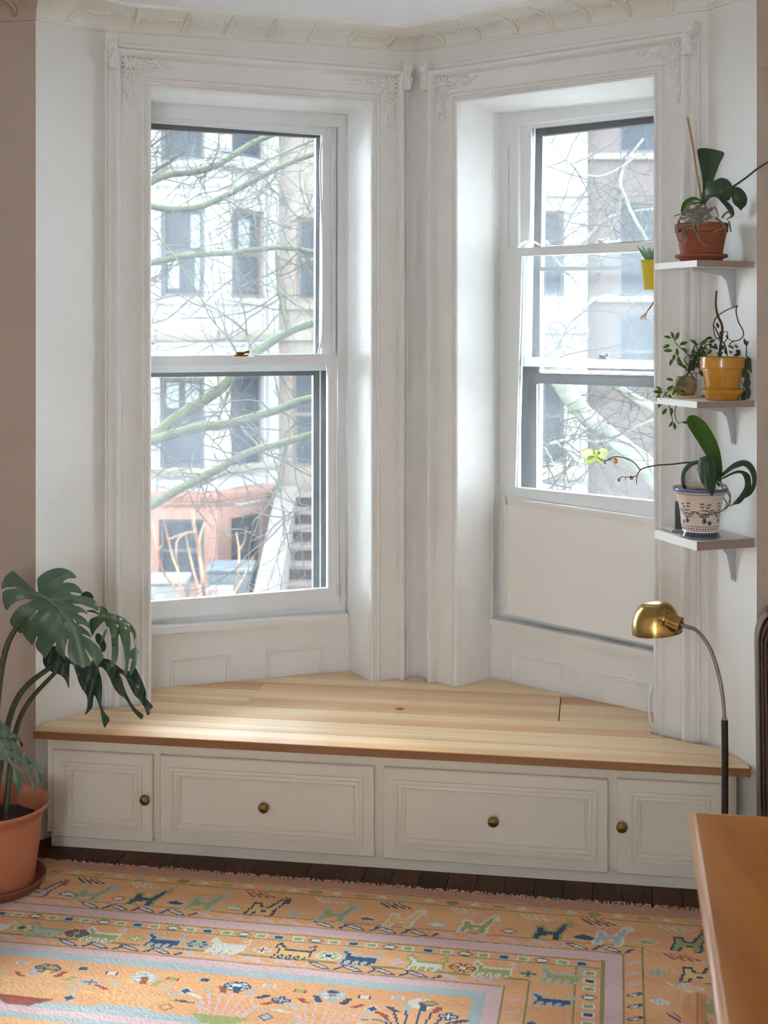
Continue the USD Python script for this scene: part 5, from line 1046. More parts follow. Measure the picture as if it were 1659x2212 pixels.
outline_leaf('leaf', b1, [(1487, 898), (1500, 896), (1512, 902), (1524, 912), (1536, 930), (1547, 950), (1555, 972), (1560, 1000), (1561, 1020), (1557, 1052), (1549, 1050), (1540, 1010), (1530, 990), (1520, 975), (1505, 950), (1490, 928), (1482, 912)], 'orchid_leaf_lit', lambda x, y: 4.345 + .0001 * (1040 - y) * .6 - .0006 * abs((x - 1500) - (y - 905) * .43), step=2.4, ribs=[dict(pts=[(1494, 902), (1520, 945), (1545, 990), (1555, 1040)], w=1.5, h=-.002, v=.12)], label='tall upright leaf lit from behind')
outline_leaf('leaf', b1, [(1510, 990), (1520, 986), (1540, 984), (1546, 988), (1548, 1010), (1548, 1035), (1545, 1058), (1539, 1074), (1530, 1062), (1520, 1050), (1511, 1032), (1506, 1012)], 'orchid_leaf', lambda x, y: 4.235 + .00006 * (x - 1527) ** 2 + .00016 * max(0, 1005 - y) ** 1.5 - .0001 * (y - 1000), step=2.2, ribs=[dict(pts=[(1524, 986), (1527, 1020), (1538, 1070)], w=1.8, h=-.004, v=.05)])
obj('leaf_base', pxtube([(1528, 990), (1540, 1005), (1550, 1040)], .012, .010, 4.26, 4.335, 10), MT['orchid_leaf'], b1, smooth=True)
ribbon('leaf', b1, [P(1548, 1040, 4.34), P(1520, 1004, 4.35), P(1496, 1002, 4.36), P(1479, 1020, 4.37), P(1477, 1045, 4.37), P(1484, 1062, 4.37)], [.012, .014, .016, .016, .016, .006], [(0, -.5, 1), (-.2, -.8, .8), (-.4, -.8, .6), (-.7, -.8, .1), (-.7, -.8, -.2), (-.5, -.8, -.3)], 'orchid_leaf', fold=.2)
ribbon('leaf', b1, [P(1556, 1030, 4.33), P(1585, 1008, 4.29), P(1610, 1003, 4.26), P(1625, 1020, 4.24), P(1627, 1045, 4.24), P(1616, 1065, 4.24), P(1600, 1078, 4.25)], [.014, .026, .034, .034, .034, .028, .008], [(-.2, -.6, .9), (-.1, -.7, .8), (.3, -.8, .6), (.7, -.7, .1), (.8, -.6, 0), (.6, -.8, -.3), (.4, -.8, -.4)], 'orchid_leaf', fold=.12)
ribbon('leaf', b1, [P(1560, 1034, 4.32), P(1590, 1021, 4.26), P(1610, 1026, 4.22), P(1614, 1050, 4.21), P(1602, 1072, 4.22), P(1588, 1088, 4.24), P(1577, 1092, 4.28)], [.014, .022, .030, .034, .034, .028, .008], [(-.2, -.6, .9), (0, -.7, .8), (.5, -.8, .5), (.7, -.8, .1), (.6, -.8, -.3), (.4, -.9, -.4), (.2, -.9, -.5)], 'orchid_leaf', fold=.10)
spike = [(1548, 1036), (1525, 1003), (1490, 999), (1450, 1003), (1420, 1005), (1395, 1010), (1383, 1015)]
obj('flower_spike', cat_([pxtube(spike, .0030, .0020, 4.34, 4.42, 26), pxtube([(1383, 1015), (1368, 998), (1345, 988), (1325, 987), (1305, 996), (1290, 987)], .0019, .0013, 4.42, 4.44, 22), pxtube([(1384, 1014), (1377, 1025), (1375, 1037), (1374, 1047)], .0019, .0010, 4.42, 4.42, 12), pxtube([(1377, 1028), (1362, 1031), (1345, 1030), (1337, 1034)], .0015, .0010, 4.42, 4.43, 12), pxtube([(1350, 1031), (1352, 1039)], .0012, .0009, 4.42, 4.42, 4), pxtube([(1305, 996), (1318, 993), (1330, 989)], .0012, .0012, 4.43, 4.43, 6)]), MT['woody_stem'], b1, smooth=True)
for (a, b), d, ln, w, m_ in (((1287, 986), (-.9, 0, -.55), .042, .026, 'flower_green'), ((1288, 984), (.02, -.1, 1), .020, .028, 'flower_green'), ((1290, 986), (.55, -.1, -.9), .034, .016, 'flower_green'), ((1286, 984), (-1, .1, .15), .050, .040, 'flower_white'), ((1290, 984), (1, .1, .35), .044, .040, 'flower_white')):
    obj('petal', small_leaf(P(a, b, 4.45), d, (0, -1, .1), ln, w), MT[m_], b1, smooth=True)
for (a, b), r, m_ in (((1330, 996), .0085, 'bud_yellow'), ((1337, 1036), .0060, 'bud_green'), ((1364, 1032), .0068, 'bud_green'), ((1307, 1000), .0042, 'bud_green')):
    obj('bud', ellipsoid(P(a, b, 4.43), (r * .9, r * .8, r * 1.15), sub=2), MT[m_], b1, smooth=True)
rt = [[(1555, 1045), (1562, 1055), (1575, 1070), (1577, 1085), (1566, 1100), (1540, 1110), (1515, 1116)], [(1556, 1050), (1566, 1048), (1572, 1058), (1578, 1072), (1574, 1085)], [(1552, 1060), (1565, 1078), (1570, 1092), (1555, 1106), (1530, 1114)], [(1558, 1046), (1550, 1040), (1562, 1044)]]
obj('aerial_root', cat_([pxtube(q, .0028, .0017, 4.30, 4.262, 24) for q in rt]), MT['aerial_root'], b1, smooth=True)
# slim notebook and upright frame behind the pot
sb = FRK.pt(.06, z2, .12); Rf = np.column_stack([[*FRK.t, 0], [*(-EN), 0], [0, 0, 1]])
M('paper_block', lin(170, 150, 128), .7); M('dark_cover', lin(84, 86, 92), .4)
nb_ = thing('notebook', 'slim grey-topped notebook lying on the lowest shelf', 'notebook', FRK.pt(.045, z2, .17))
obj('page_block', rbox((.075, .052, .0085), .001, FRK.pt(.048, z2 + .0052, .175), R=Rf), MT['paper_block'], nb_); obj('cover', rbox((.077, .054, .0016), .0006, FRK.pt(.048, z2 + .0104, .175), R=Rf), MT['bracket_grey'], nb_)
obj('small_slate', rbox((.008, .05, .105), .002, FRK.pt(.078, z2 + .0532, .16), R=Rf), MT['dark_cover'], label='narrow dark slate standing upright behind the blue and white pot', cat='slate')

# yellow window planter with succulent, and a tasselled cord
py_ = WR.uz(1420, 562, -.10); pc = WR.pt(py_[0], py_[1], -.10); sc_ = pc[1] / F
pl = thing('window_planter', 'small yellow planter with grey-green succulent hanging at the right window', 'planter', pc)
pp2 = [(0, -64), (27, -64), (29, -61), (36, -2), (36.5, 0), (33, 0), (32, -8), (0, -10)]
obj('pot', lathe([(r * sc_, z * sc_) for r, z in pp2], pc, 4 * 8), MT['yellow_plastic'], pl, smooth=40)
rq = np.random.default_rng(14)
for k in range(56):
    a = rq.uniform(0, 6.28); e = rq.uniform(.35, 1.35); d = V([math.cos(a) * math.cos(e), math.sin(a) * math.cos(e), math.sin(e)]); b0 = pc + V([math.cos(a), math.sin(a), 0]) * sc_ * 16 * rq.random() + V([0, 0, -.012])
    ln = rq.uniform(.038, .080); pts = [b0, b0 + d * ln * .5, b0 + d * ln + V([0, 0, .006])]
    obj('succulent_leaf', tube(smooth_path(pts, 6), [.003, .0048, .005, .0045, .003, .0008], 7), MT['succulent'], pl, smooth=True)
obj('hook', tube(smooth_path([pc + V([.0, 0, -.01]), WR.pt(py_[0] + .045, py_[1] + .012, -.10), WR.pt(ru1 - .002, py_[1] + .004, -.10)], 10), .003, 8), MT['bracket_grey'], pl)
obj('dry_bract', cat_([small_leaf(pc + V([.028, -.03, .015]), (.3 * k - .5, -.6, 1), (0, -1, 0), .02, .008) for k in range(4)]), MT['straw'], pl)
tc = WR.uz(1412, 655, -.10); tD = WR.pt(*tc, -.10)[1]
tq = thing('tassel', 'straw-coloured tassel hanging below the yellow planter', 'tassel', at(1400, 670, tD))
obj('cord', tube(smooth_path([pc + V([.012, 0, -64 * sc_]), at(1417, 645, tD), at(1406, 662, tD), at(1399, 671, tD)], 14), .0022, 6), MT['woody_stem'], tq, smooth=True)
obj('tuft', cat_([tube([at(1400, 670, tD), at(1394 + 3 * math.sin(k), 679, tD), at(1388 + 7 * math.sin(k * 1.7), 688 + 3 * math.cos(k), tD + .004 * math.cos(k))], [.0012, .001, .0005], 4) for k in range(22)]), MT['straw'], tq)
# ------------------------------------------------------------------ brass gooseneck floor lamp
M('gooseneck', (.34, .29, .235), .38, metal=.85, bump=.2, bscale=300., bdist=.0005); M('lamp_post', (.018, .013, .011), .42); M('lamp_inside', (.75, .72, .66), .5)
DLp = 4.02; lx = at(1566, 1700, DLp)[:2]
lp = thing('floor_lamp', 'brass dome floor lamp on a bending gooseneck beside the right window', 'lamp', (*lx, 0))
obj('base', lathe([(0, 0), (.070, 0), (.073, .006), (.068, .020), (.035, .030), (.014, .034), (.012, .05), (0, .05)], (*lx, .0), 48), MT['brass'], lp, smooth=40)
pst = [at(1565, 1560, DLp)]
post = [[*lx, .03]] + [at(1566, y, DLp) for y in (1800, 1700, 1620)] + [at(1565, 1555, DLp)]
def ribbed(p, r, pitch, amp, n, sides=14, mat='gooseneck', nm='gooseneck'):
    p = smooth_path(p, n); d = np.concatenate([[0], np.cumsum(np.linalg.norm(np.diff(p, axis=0), axis=1))]); rr_ = np.interp(d, np.linspace(0, d[-1], len(r)), r)
    obj(nm, tube(p, rr_ * (1 + amp * np.cos(2 * np.pi * d / pitch)), sides), MT[mat], lp, smooth=True)
ribbed(post, [.0105, .0105], .013, .02, 260, mat='lamp_post', nm='post')
obj('collar', tube([at(1565, 1567, DLp), at(1564.5, 1548, DLp)], [.0088, .0075], 16), MT['gooseneck'], lp, smooth=40)
sDq = DLp + .085; sk_end = at(1436, 1337, sDq - .048) + V([.80, -.52, -.24]) / np.linalg.norm([.80, -.52, -.24]) * .050
nk = [at(1564.5, 1550, DLp), at(1561, 1505, DLp), at(1551, 1452, DLp + .005), at(1533, 1400, DLp + .01), at(1507, 1364, DLp + .015), at(1484, 1354, DLp + .014), sk_end]
ribbed(nk, [.0062, .0062, .0060, .0060], .0034, .07, 420)
# clamshell shade: half dome, open below, with socket at its near right side
sD = DLp + .085; s_ = sD / F; cS = at(1420, 1366, sD)
A_, B_, C_ = 54.5 * s_, 50 * s_, 66 * s_
nu, nv = 56, 26; vs = []
tilt = math.radians(6)
for th_ in (0, .0016):
    for j in range(nv + 1):
        e = (math.pi / 2) * j / nv
        for i in range(nu):
            a = 2 * math.pi * i / nu; ce = math.cos(e) ** .62
            vs.append([(A_ - th_) * ce * math.cos(a), (B_ - th_) * ce * math.sin(a), (C_ - th_) * math.sin(e) ** 1.12])
vs = V(vs); Rt = V([[math.cos(tilt), 0, -math.sin(tilt)], [0, 1, 0], [math.sin(tilt), 0, math.cos(tilt)]])
vs = vs @ Rt.T; w = nu * (nv + 1)
fs = []
for o_ in (0, w):
    for j in range(nv):
        for i in range(nu):
            q = [o_ + j * nu + i, o_ + j * nu + (i + 1) % nu, o_ + (j + 1) * nu + (i + 1) % nu, o_ + (j + 1) * nu + i]; fs.append(q if o_ == 0 else q[::-1])
fs += [[i, w + i, w + (i + 1) % nu, (i + 1) % nu] for i in range(nu)]
obj('shade', (vs + cS, V(fs)), MT['brass'], lp, smooth=40)
ax = V([.80, -.52, -.24]); ax /= np.linalg.norm(ax)
sk = at(1436, 1337, sD - .048)
obj('socket', lathe_axis([(0, -.012), (.030, -.012), (.0305, .004), (.028, .008), (.0245, .009), (.0245, .048), (.0255, .051), (.0250, .054), (.0195, .055), (.0185, .050), (0, .042)], sk, ax, 40), MT['brass'], lp, smooth=35)
obj('socket_core', lathe_axis([(0, .035), (.0175, .043), (.012, .0495), (0, .054)], sk, ax, 24), MT['lamp_post'], lp, smooth=40)
obj('bulb', ellipsoid(cS + V([0, 0, .030]), (.022, .022, .03), sub=3), MT['lamp_inside'], lp, smooth=True)
# white cable dropping beside the right casing
cb = [WR.pt(*WR.uz(1411, 1474, -.03), -.03)]
cu = [WR.pt(ru1 - .012, z, -.05) for z in (.78, .70)] + [at(1404, 1500, 4.74), at(1402, 1530, 4.735), at(1404, 1556, 4.72), at(1411, 1571, 4.71)]
obj('cable', tube(smooth_path(cu, 30), .0035, 8), MT['cord_white'], smooth=True, label='thin white cable hanging down beside the right window casing', cat='cable')

# ------------------------------------------------------------------ wooden table, lower right
M('table_wood', (.50, .18, .012), .42, spec=.14, coat=.04, coat_rough=.12, var=(.34, .10, .007), vscale=1.5, vdetail=3., stretch=((0, 0, math.radians(10.3)), (4.2, .7, 1.)))
M('table_side', (.52, .23, .065), .35, coat=.1, coat_rough=.2, var=(.48, .22, .08), vscale=3., stretch=((0, 0, math.radians(10.3)), (14., 1., 14.)))
ZT = .74
ta, tb, tcn = on_z(1491, 1751, ZT)[:2], on_z(1659, 1763, ZT)[:2], on_z(1548, 2212, ZT)[:2]
ex = RM.t; ey = RM.n
tb_o = ta
TW_, TL_ = 1.1, 1.7
tt = thing('wooden_table', 'varnished honey-brown wooden table with rounded edge in the lower right foreground', 'table', [*(tb_o + ex * TW_ / 2 + ey * TL_ / 2), 0])
def tp(a, b, z): return V([*(tb_o + ex * a + ey * b), z])
prof_e = [(0.014, ZT - .036), (.003, ZT - .033), (-.004, ZT - .026), (-.006, ZT - .018), (-.003, ZT - .008), (.004, ZT - .0015), (.012, ZT)]
rows = []
for i, (sx, sy, cx_, cy_) in enumerate(((1, 1, 0, 0), (-1, 1, TW_, 0), (-1, -1, TW_, TL_), (1, -1, 0, TL_))):
    rows.append([tp(cx_ + sx * a, cy_ + sy * a, z) for a, z in prof_e])
Rw = V(rows); k = len(prof_e); v = Rw.reshape(-1, 3); f = [[i * k + q, ((i + 1) % 4) * k + q, ((i + 1) % 4) * k + q + 1, i * k + q + 1] for i in range(4) for q in range(k - 1)]
obj('table_edge', (v, V(f)), MT['table_side'], tt, smooth=50)
obj('table_top', cat_([(V([tp(.012, .012, ZT), tp(TW_ - .012, .012, ZT), tp(TW_ - .012, TL_ - .012, ZT), tp(.012, TL_ - .012, ZT), tp(.014, .014, ZT - .036), tp(TW_ - .014, .014, ZT - .036), tp(TW_ - .014, TL_ - .014, ZT - .036), tp(.014, TL_ - .014, ZT - .036)]), V([[0, 1, 2, 3], [7, 6, 5, 4]]))]), MT['table_wood'], tt)
for a, b in ((.09, .09), (TW_ - .09, .09), (.09, TL_ - .09), (TW_ - .09, TL_ - .09)):
    obj('leg', lathe([(0, .0125), (.022, .0125), (.026, .03), (.022, .10), (.034, .40), (.038, .55), (.030, .57), (.040, .60), (.040, .7035), (0, .7035)], tp(a, b, .0), 28), MT['table_side'], tt, smooth=35)
# fluted chair post beside the table
M('chair_wood', (.62, .34, .17), .42, coat=.2, var=(.55, .28, .13), vscale=30.)
cD = 2.55; cp_ = at(1500, 2160, cD); th_c = math.atan2(RM.t[1], RM.t[0])
chz = cp_[2]
ch_ = thing('wooden_chair', 'light fluted wooden chair post rising beside the left edge of the table', 'chair', [cp_[0], cp_[1], 0])
Rz = V([[math.cos(th_c), -math.sin(th_c), 0], [math.sin(th_c), math.cos(th_c), 0], [0, 0, 1]])
def post(dx, dy, h):
    ms = []
    for q, (w_, hh) in enumerate(((.0062, 1.0), (.0075, 1.004), (.0085, 1.012), (.0075, 1.006), (.0062, .998))):
        x = (q - 2) * .0088; ms.append(tube([V([cp_[0], cp_[1], 0]) + Rz @ V([dx + x, dy + .004 * abs(q - 2), .0125]), V([cp_[0], cp_[1], 0]) + Rz @ V([dx + x, dy + .004 * abs(q - 2), h * hh])], [w_, w_], 12))
    ms.append(rbox((.040, .026, h - .012), .004, V([cp_[0], cp_[1], 0]) + Rz @ V([dx, dy + .014, .0063 + (h - .012) / 2]), R=Rz)); return cat_(ms)
obj('post', post(0, 0, chz + .012), MT['chair_wood'], ch_, smooth=40)
obj('post', post(0, -.40, chz - .10), MT['chair_wood'], ch_, smooth=40)
obj('seat', rbox((.36, .42, .03), .008, V([cp_[0], cp_[1], 0]) + Rz @ V([.16, -.19, .43]), R=Rz), MT['chair_wood'], ch_, smooth=40)
obj('post', post(.31, 0, .42), MT['chair_wood'], ch_, smooth=40); obj('post', post(.31, -.40, .42), MT['chair_wood'], ch_, smooth=40)

# ------------------------------------------------------------------ dark carved furniture corner at the right edge
M('carved_wood', (.19, .135, .10), .5, var=(.14, .095, .068), vscale=20., bump=.3, bscale=120., bdist=.001)
vv_ = .10
CW = Wall(RM.pt(0, 0, vv_)[:2], RM.t)
e0 = CW.uz(1636, 1400)[0]; top = CW.uz(1655, 1318)[1]
cf = thing('carved_cabinet', 'dark brown carved wooden furniture corner with curved flutes at the right edge', 'cabinet', CW.pt(e0 + .3, 0, 0))
xs_ = []
for k in range(6):
    ins = .0115 * k; R_ = .105 - ins * .3
    pth = [(e0 + .012 + ins, .005 + 0 * k)] + [(e0 + ins + .000, top - .10 - ins)] + [(e0 + ins + R_ * (1 - math.cos(a)) * .55, top - .10 - ins + R_ * .95 * math.sin(a)) for a in np.linspace(.15, 1.35, 9)] + [(e0 + .30, top + .02 - ins * 1.0)]
    xs_.append(pth)
    pth = V(pth)
    obj('flute', CW.sweep(pth[::-1], [(.0058, -.06), (.0058, -.004), (.003, .004), (0, .006), (-.003, .004), (-.0058, -.004), (-.0058, -.06)], h=.02 - .004 * k), MT['carved_wood'], cf, smooth=60)
obj('knob', ellipsoid(CW.pt(CW.uz(1657, 1320)[0], top + .012, .03), (.012, .012, .012), sub=2), MT['carved_wood'], cf, smooth=True)
obj('body', CW.prism(sbox(e0 + .05, 0.003, e0 + .62, top - .02), -.085, -.005), MT['carved_wood'], cf)
# ------------------------------------------------------------------ across the street: townhouses, stoop, trees
FK = .14                                              # overall paleness of the street's paints
def sc(c, k=None): return tuple(x * (k or FK) for x in c)
M('facade_cream', sc((.80, .775, .72)), .8, var=sc((.76, .72, .65)), vscale=.8, bump=.3, bscale=6., bdist=.02)
M('facade_tan', sc((.62, .50, .40)), .8, var=sc((.56, .44, .35)), vscale=.6)
M('facade_band', sc((.62, .52, .38)), .8)
M('facade_terracotta', sc((.78, .36, .24)), .8, var=sc((.70, .32, .22)), vscale=1.)
M('facade_brown', sc((.30, .22, .19)), .8, var=sc((.26, .19, .17)), vscale=.6)
M('stoop_stone', sc((.52, .40, .34)), .85, var=sc((.44, .33, .28)), vscale=1.2)
M('stoop_cheek_stone', sc((.50, .42, .37)), .85)
M('far_glass', (.016, .020, .025), .12, spec=.12)
M('far_frame', sc((.10, .12, .15)), .5)
M('far_frame_brown', sc((.30, .16, .10)), .5)
M('far_blind', sc((.50, .56, .54)), .7)
M('asphalt', (.03, .03, .032), .9)
obj('street', hprism(Polygon([(-40, 6.5), (40, 6.5), (40, 60), (-40, 60)]), -5.0, -4.6), MT['asphalt'], kind='structure')
def far_window(W, px, root, frame='far_frame', blind=None, rails=True, name='window'):
    """window of a far house: frame set back in its opening, two panes, perhaps a blind"""
    (xa, ya), (xb, yb) = px
    a, b = W.uz(xa, ya), W.uz(xb, yb); u0, u1, z1, z0 = a[0], b[0], a[1], b[1]
    fw = .07; zm = (z0 + z1) / 2
    holes = [[(u0 + fw, z0 + fw), (u1 - fw, z0 + fw), (u1 - fw, zm - .03), (u0 + fw, zm - .03)], [(u0 + fw, zm + .03), (u1 - fw, zm + .03), (u1 - fw, z1 - fw), (u0 + fw, z1 - fw)]]
    w = obj(name, W.prism(Polygon([(u0, z0), (u1, z0), (u1, z1), (u0, z1)], holes), -.16, -.10), MT[frame], root)
    obj('pane', W.box(u0 + fw, u1 - fw, z0 + fw, zm - .03, -.15, -.14), MT['far_glass'], w); obj('pane', W.box(u0 + fw, u1 - fw, zm + .03, z1 - fw, -.155, -.145), MT['far_glass'], w)
    if blind:
        for s0, s1, t0, t1 in blind: obj('blind', W.box(u0 + (u1 - u0) * s0, u0 + (u1 - u0) * s1, z0 + (z1 - z0) * t0, z0 + (z1 - z0) * t1, -.139, -.132), MT['far_blind'], w)
    return [(u0, z0), (u1, z0), (u1, z1), (u0, z1)]
DF = 25.0
xb_ = (470 - CX) / F * DF
FA = Wall((xb_, DF), (1, 0)); FB = Wall((xb_, DF), (1.02, 1.5)); uE = math.hypot(1.02, 1.5); xe = V([xb_ + 1.02, DF + 1.5])
FC = Wall(xe + V([.0, .45]), (1, 0))
h1_ = thing('townhouse', 'pale cream townhouse with projecting bay and terracotta ground floor across the street', 'house', (xb_, DF, -4.6))
winA = [((347, 447), (442, 642)), ((345, 815), (442, 1013)), ((347, 150), (442, 345))]; winB = [((501, 450), (571, 645)), ((500, 812), (570, 1010)), ((501, 150), (571, 346))]
gA = [((343, 1122), (441, 1262))]; gB = [((500, 1120), (567, 1262))]
bl = [[(.14, .40, .1, .42), (.66, .88, .55, .92), (.76, .88, .08, .46)], [(.12, .40, .66, .94), (.55, .86, .66, .94)], [(.1, .9, .5, .9)]]; bl2 = [[(.35, .70, .56, .9)], None, [(.1, .9, .4, .9)]]
zt = lambda W, px, y: W.uz(px, y)[1]
zg = zt(FA, 400, 1062)                                 # top of the terracotta storey
def facade(W, u0, u1, z0, z1, rects, mat, th=.4): return W.prism(Polygon([(u0, z0), (u1, z0), (u1, z1), (u0, z1)], rects), -th, 0)
rA = [far_window(FA, w, h1_, blind=b) for w, b in zip(winA, bl)]; rB = [far_window(FB, w, h1_, 'far_frame_brown' if k == 0 else 'far_frame', blind=b) for k, (w, b) in enumerate(zip(winB, bl2))]
grA = [far_window(FA, w, h1_) for w in gA]; grB = [far_window(FB, w, h1_) for w in gB]
obj('wall', facade(FA, -4.2, 0, zg, 11, rA, 0), MT['facade_cream'], h1_); obj('wall', facade(FB, 0, uE, zg, 11, rB, 0), MT['facade_cream'], h1_)
obj('ground_storey', facade(FA, -4.2, 0, -4.6, zg, grA, 0), MT['facade_terracotta'], h1_); obj('ground_storey', facade(FB, 0, uE, -4.6, zg, grB, 0), MT['facade_terracotta'], h1_)
for W, u0, u1 in ((FA, -4.2, .0), (FB, 0, uE)):
    for ya, yb, pr, m in ((1012, 1030, .10, 'facade_band'), (714, 735, .12, 'facade_band'), (645, 657, .08, 'facade_cream'), (348, 362, .10, 'facade_cream'), (395, 404, .06, 'facade_cream'), (1062, 1082, .10, 'facade_terracotta'), (1085, 1092, .06, 'facade_terracotta'), (740, 748, .05, 'facade_cream')):
        obj('band', W.sweep([(u1, zt(FA, 400, yb)), (u0, zt(FA, 400, yb))], [(0, 0), (0, pr * .7), (-(zt(FA, 400, ya) - zt(FA, 400, yb)) * .6, pr), (-(zt(FA, 400, ya) - zt(FA, 400, yb)), pr), (-(zt(FA, 400, ya) - zt(FA, 400, yb)) - .02, 0)]), MT[m], h1_)
    for rc in (rA if W is FA else rB):                # sunk spandrel panels under the windows
        u0_, u1_ = rc[0][0], rc[1][0]; zz_ = rc[0][1]
        obj('panel', W.sweep([(u0_ + .05, zz_ - .30), (u1_ - .05, zz_ - .30), (u1_ - .05, zz_ - .62), (u0_ + .05, zz_ - .62)], [(0, 0), (.0, .03), (.05, .03), (.05, 0)], closed=True), MT['facade_cream'], h1_)
obj('pier', FA.prism(sbox(-4.2, zg, FA.uz(343, 700)[0] - .05, 11), 0, .05), MT['facade_cream'], h1_)
obj('pier', FB.prism(sbox(FB.uz(576, 700)[0], zg, uE, 11), 0, .05), MT['facade_cream'], h1_)
h2_ = thing('townhouse', 'tan townhouse with stone stoop set back beside the pale bay', 'house', (*xe, -4.6))
dw = [far_window(FC, q, h2_, 'far_frame_brown', name='window') for q in (((640, 470), (712, 650)), ((632, 780), (720, 1010)))]
obj('wall', facade(FC, -.10, 4.1, -4.6, 11, dw, 0, .5), MT['facade_tan'], h2_)
for ya, yb in ((655, 668), (712, 735)): obj('band', FC.box(.05, 4.1, zt(FC, 650, yb), zt(FC, 650, ya), 0, .1), MT['facade_band'], h2_)
# stoop: solid cheek and treads going up to the door
xs = -1.93; DT_, DB_ = 26.3, 21.4; zt_, zb_ = EYE - (1052 - HY) / F * 26.2, EYE - (1285 - HY) / F * 21.5
ck = []
for y0, z0, y1, z1 in ((DT_, zt_, DB_, zb_),):
    prf = Polygon([(0, zt_), (DT_ - DB_, zb_), (DT_ - DB_ + .5, zb_ - .5), (DT_ - DB_ + .5, -4.6), (0, -4.6)])
    m = trimesh.creation.extrude_polygon(prf, .42); v = np.array(m.vertices)
    ck.append((np.column_stack([xs + .18 - v[:, 2], DT_ - v[:, 0], v[:, 1]]), np.array(m.faces)))
obj('cheek_wall', cat_(ck), MT['stoop_cheek_stone'], h2_)
ns = 11
for k in range(ns):
    y_ = DT_ - .25 - (DT_ - DB_ - .2) * k / (ns - 1); z_ = zt_ - .12 - (zt_ - .1 + 4.45) * k / ns
    obj('step', (lambda b: (b.vertices, b.faces))(trimesh.creation.box([2.4, .56, .07], trimesh.transformations.translation_matrix([xs + .18 + 1.2, y_, z_]))), MT['stoop_stone'], h2_)
    obj('riser', (lambda b: (b.vertices, b.faces))(trimesh.creation.box([2.36, .3, .27], trimesh.transformations.translation_matrix([xs + .18 + 1.2, y_ + .12, z_ - .17]))), MT['facade_brown'], h2_)
# houses seen through the right window
D3 = 26.5; F3 = Wall(((1160 - CX) / F * D3, D3), (1, 0))
h3_ = thing('townhouse', 'cream townhouse edge with dark window seen through the right window', 'house', ((1160 - CX) / F * D3, D3, -4.6))
r3 = [far_window(F3, q, h3_) for q in (((1172, 455), (1219, 640)), ((1172, 800), (1219, 1000)))]
obj('wall', facade(F3, -.9, F3.uz(1269, 500)[0], -4.6, 11, r3, 0), MT['facade_cream'], h3_)
for ya, yb in ((1020, 1035), (700, 720), (410, 425)): obj('band', F3.box(-.9, F3.uz(1269, 500)[0], zt(F3, 1200, yb), zt(F3, 1200, ya), 0, .1), MT['facade_band'], h3_)
F4 = Wall(((1269 - CX) / F * D3, D3 + .3), (1, 0))
h4_ = thing('townhouse', 'brown townhouse with wide grey windows behind the leaning trunk', 'house', ((1269 - CX) / F * D3, D3 + .3, -4.6))
r4 = [far_window(F4, q, h4_) for q in (((1337, 440), (1440, 640)), ((1337, 680), (1440, 840)), ((1337, 120), (1440, 330)))]
obj('wall', facade(F4, 0, 7, -4.6, 11, r4, 0), MT['facade_brown'], h4_)
for ya, yb in ((640, 652), (332, 345)): obj('band', F4.box(0, 7, zt(F4, 1300, yb), zt(F4, 1300, ya), 0, .1), MT['facade_tan'], h4_)

# bins, bags, sign and dry shrub in the front yard opposite
M('sign_white', sc((.85, .87, .88)), .5); M('sign_red', sc((.9, .3, .28)), .5); M('sign_grey', sc((.8, .82, .84)), .5)
M('bin_grey', sc((.26, .33, .38)), .5); M('bin_white', sc((.62, .62, .58)), .5); M('bag_green', sc((.30, .62, .25)), .6); M('bag_red', sc((.5, .2, .18)), .6); M('dry_stem', sc((.80, .40, .17)), .8, rnd=.15)
DS = 21.6
SW = Wall(((428 - CX) / F * DS, DS), (1, 0))
sg = thing('yard_sign', 'white rectangular sign with red capitals in the front yard opposite', 'sign', SW.pt(.28, -3.1))
a, b = SW.uz(428, 1265), SW.uz(503, 1300)
obj('board', SW.box(a[0], b[0], b[1], a[1], -.03, 0), MT['sign_white'], sg)
def text_on(W, s, u, z, hgt, mat, root, h=.001, bold=True, name='lettering'):
    m = meshkit.text_mesh(s, hgt, .004, bold); v = np.array(m.vertices); obj(name, (W.pts(np.column_stack([v[:, 0] + u, v[:, 1] + z, v[:, 2] + h])), np.array(m.faces)), MT[mat], root)
text_on(SW, 'MT', a[0] + .06, a[1] - .20, .13, 'sign_red', sg)
for k in range(4): obj('print_line', SW.box(a[0] + .31, a[0] + .31 + (.20 if k % 2 else .22), a[1] - .075 - .035 * k, a[1] - .06 - .035 * k, 0, .003), MT['sign_grey' if k < 3 else 'sign_red'], sg)
for s in (.12, .45): obj('post', SW.box(a[0] + s, a[0] + s + .03, -4.6, b[1], -.03, -.005), MT['bin_white'], sg)
def wheelie(px, y, D, w, label, mat):
    p = at(px, y, D); t = thing('rubbish_bin', label, 'bin', (p[0], D, -4.6)); zt_b = p[2]
    obj('body', cat_([((np.array([[sx * w * (.42 if q == 0 else .5), D + sy * w * (.42 if q == 0 else .5), (-4.6 if q == 0 else zt_b - .06)] for q in (0, 1) for sx, sy in ((-1, -1), (1, -1), (1, 1), (-1, 1))]) + V([p[0], 0, 0])), V([[0, 1, 5, 4], [1, 2, 6, 5], [2, 3, 7, 6], [3, 0, 4, 7], [4, 5, 6, 7]]))]), MT[mat], t)
    obj('lid', rbox((w * 1.1, w * 1.1, .10), .03, (p[0], D, zt_b)), MT[mat], t, smooth=40)
wheelie(500, 1224, 22.6, .72, 'blue-grey rubbish bin right of the white yard sign', 'bin_grey')
wheelie(365, 1250, 22.0, .62, 'whitish rubbish bin beside the orange stems', 'bin_white')
yd = at(345, 1304, 20.2)
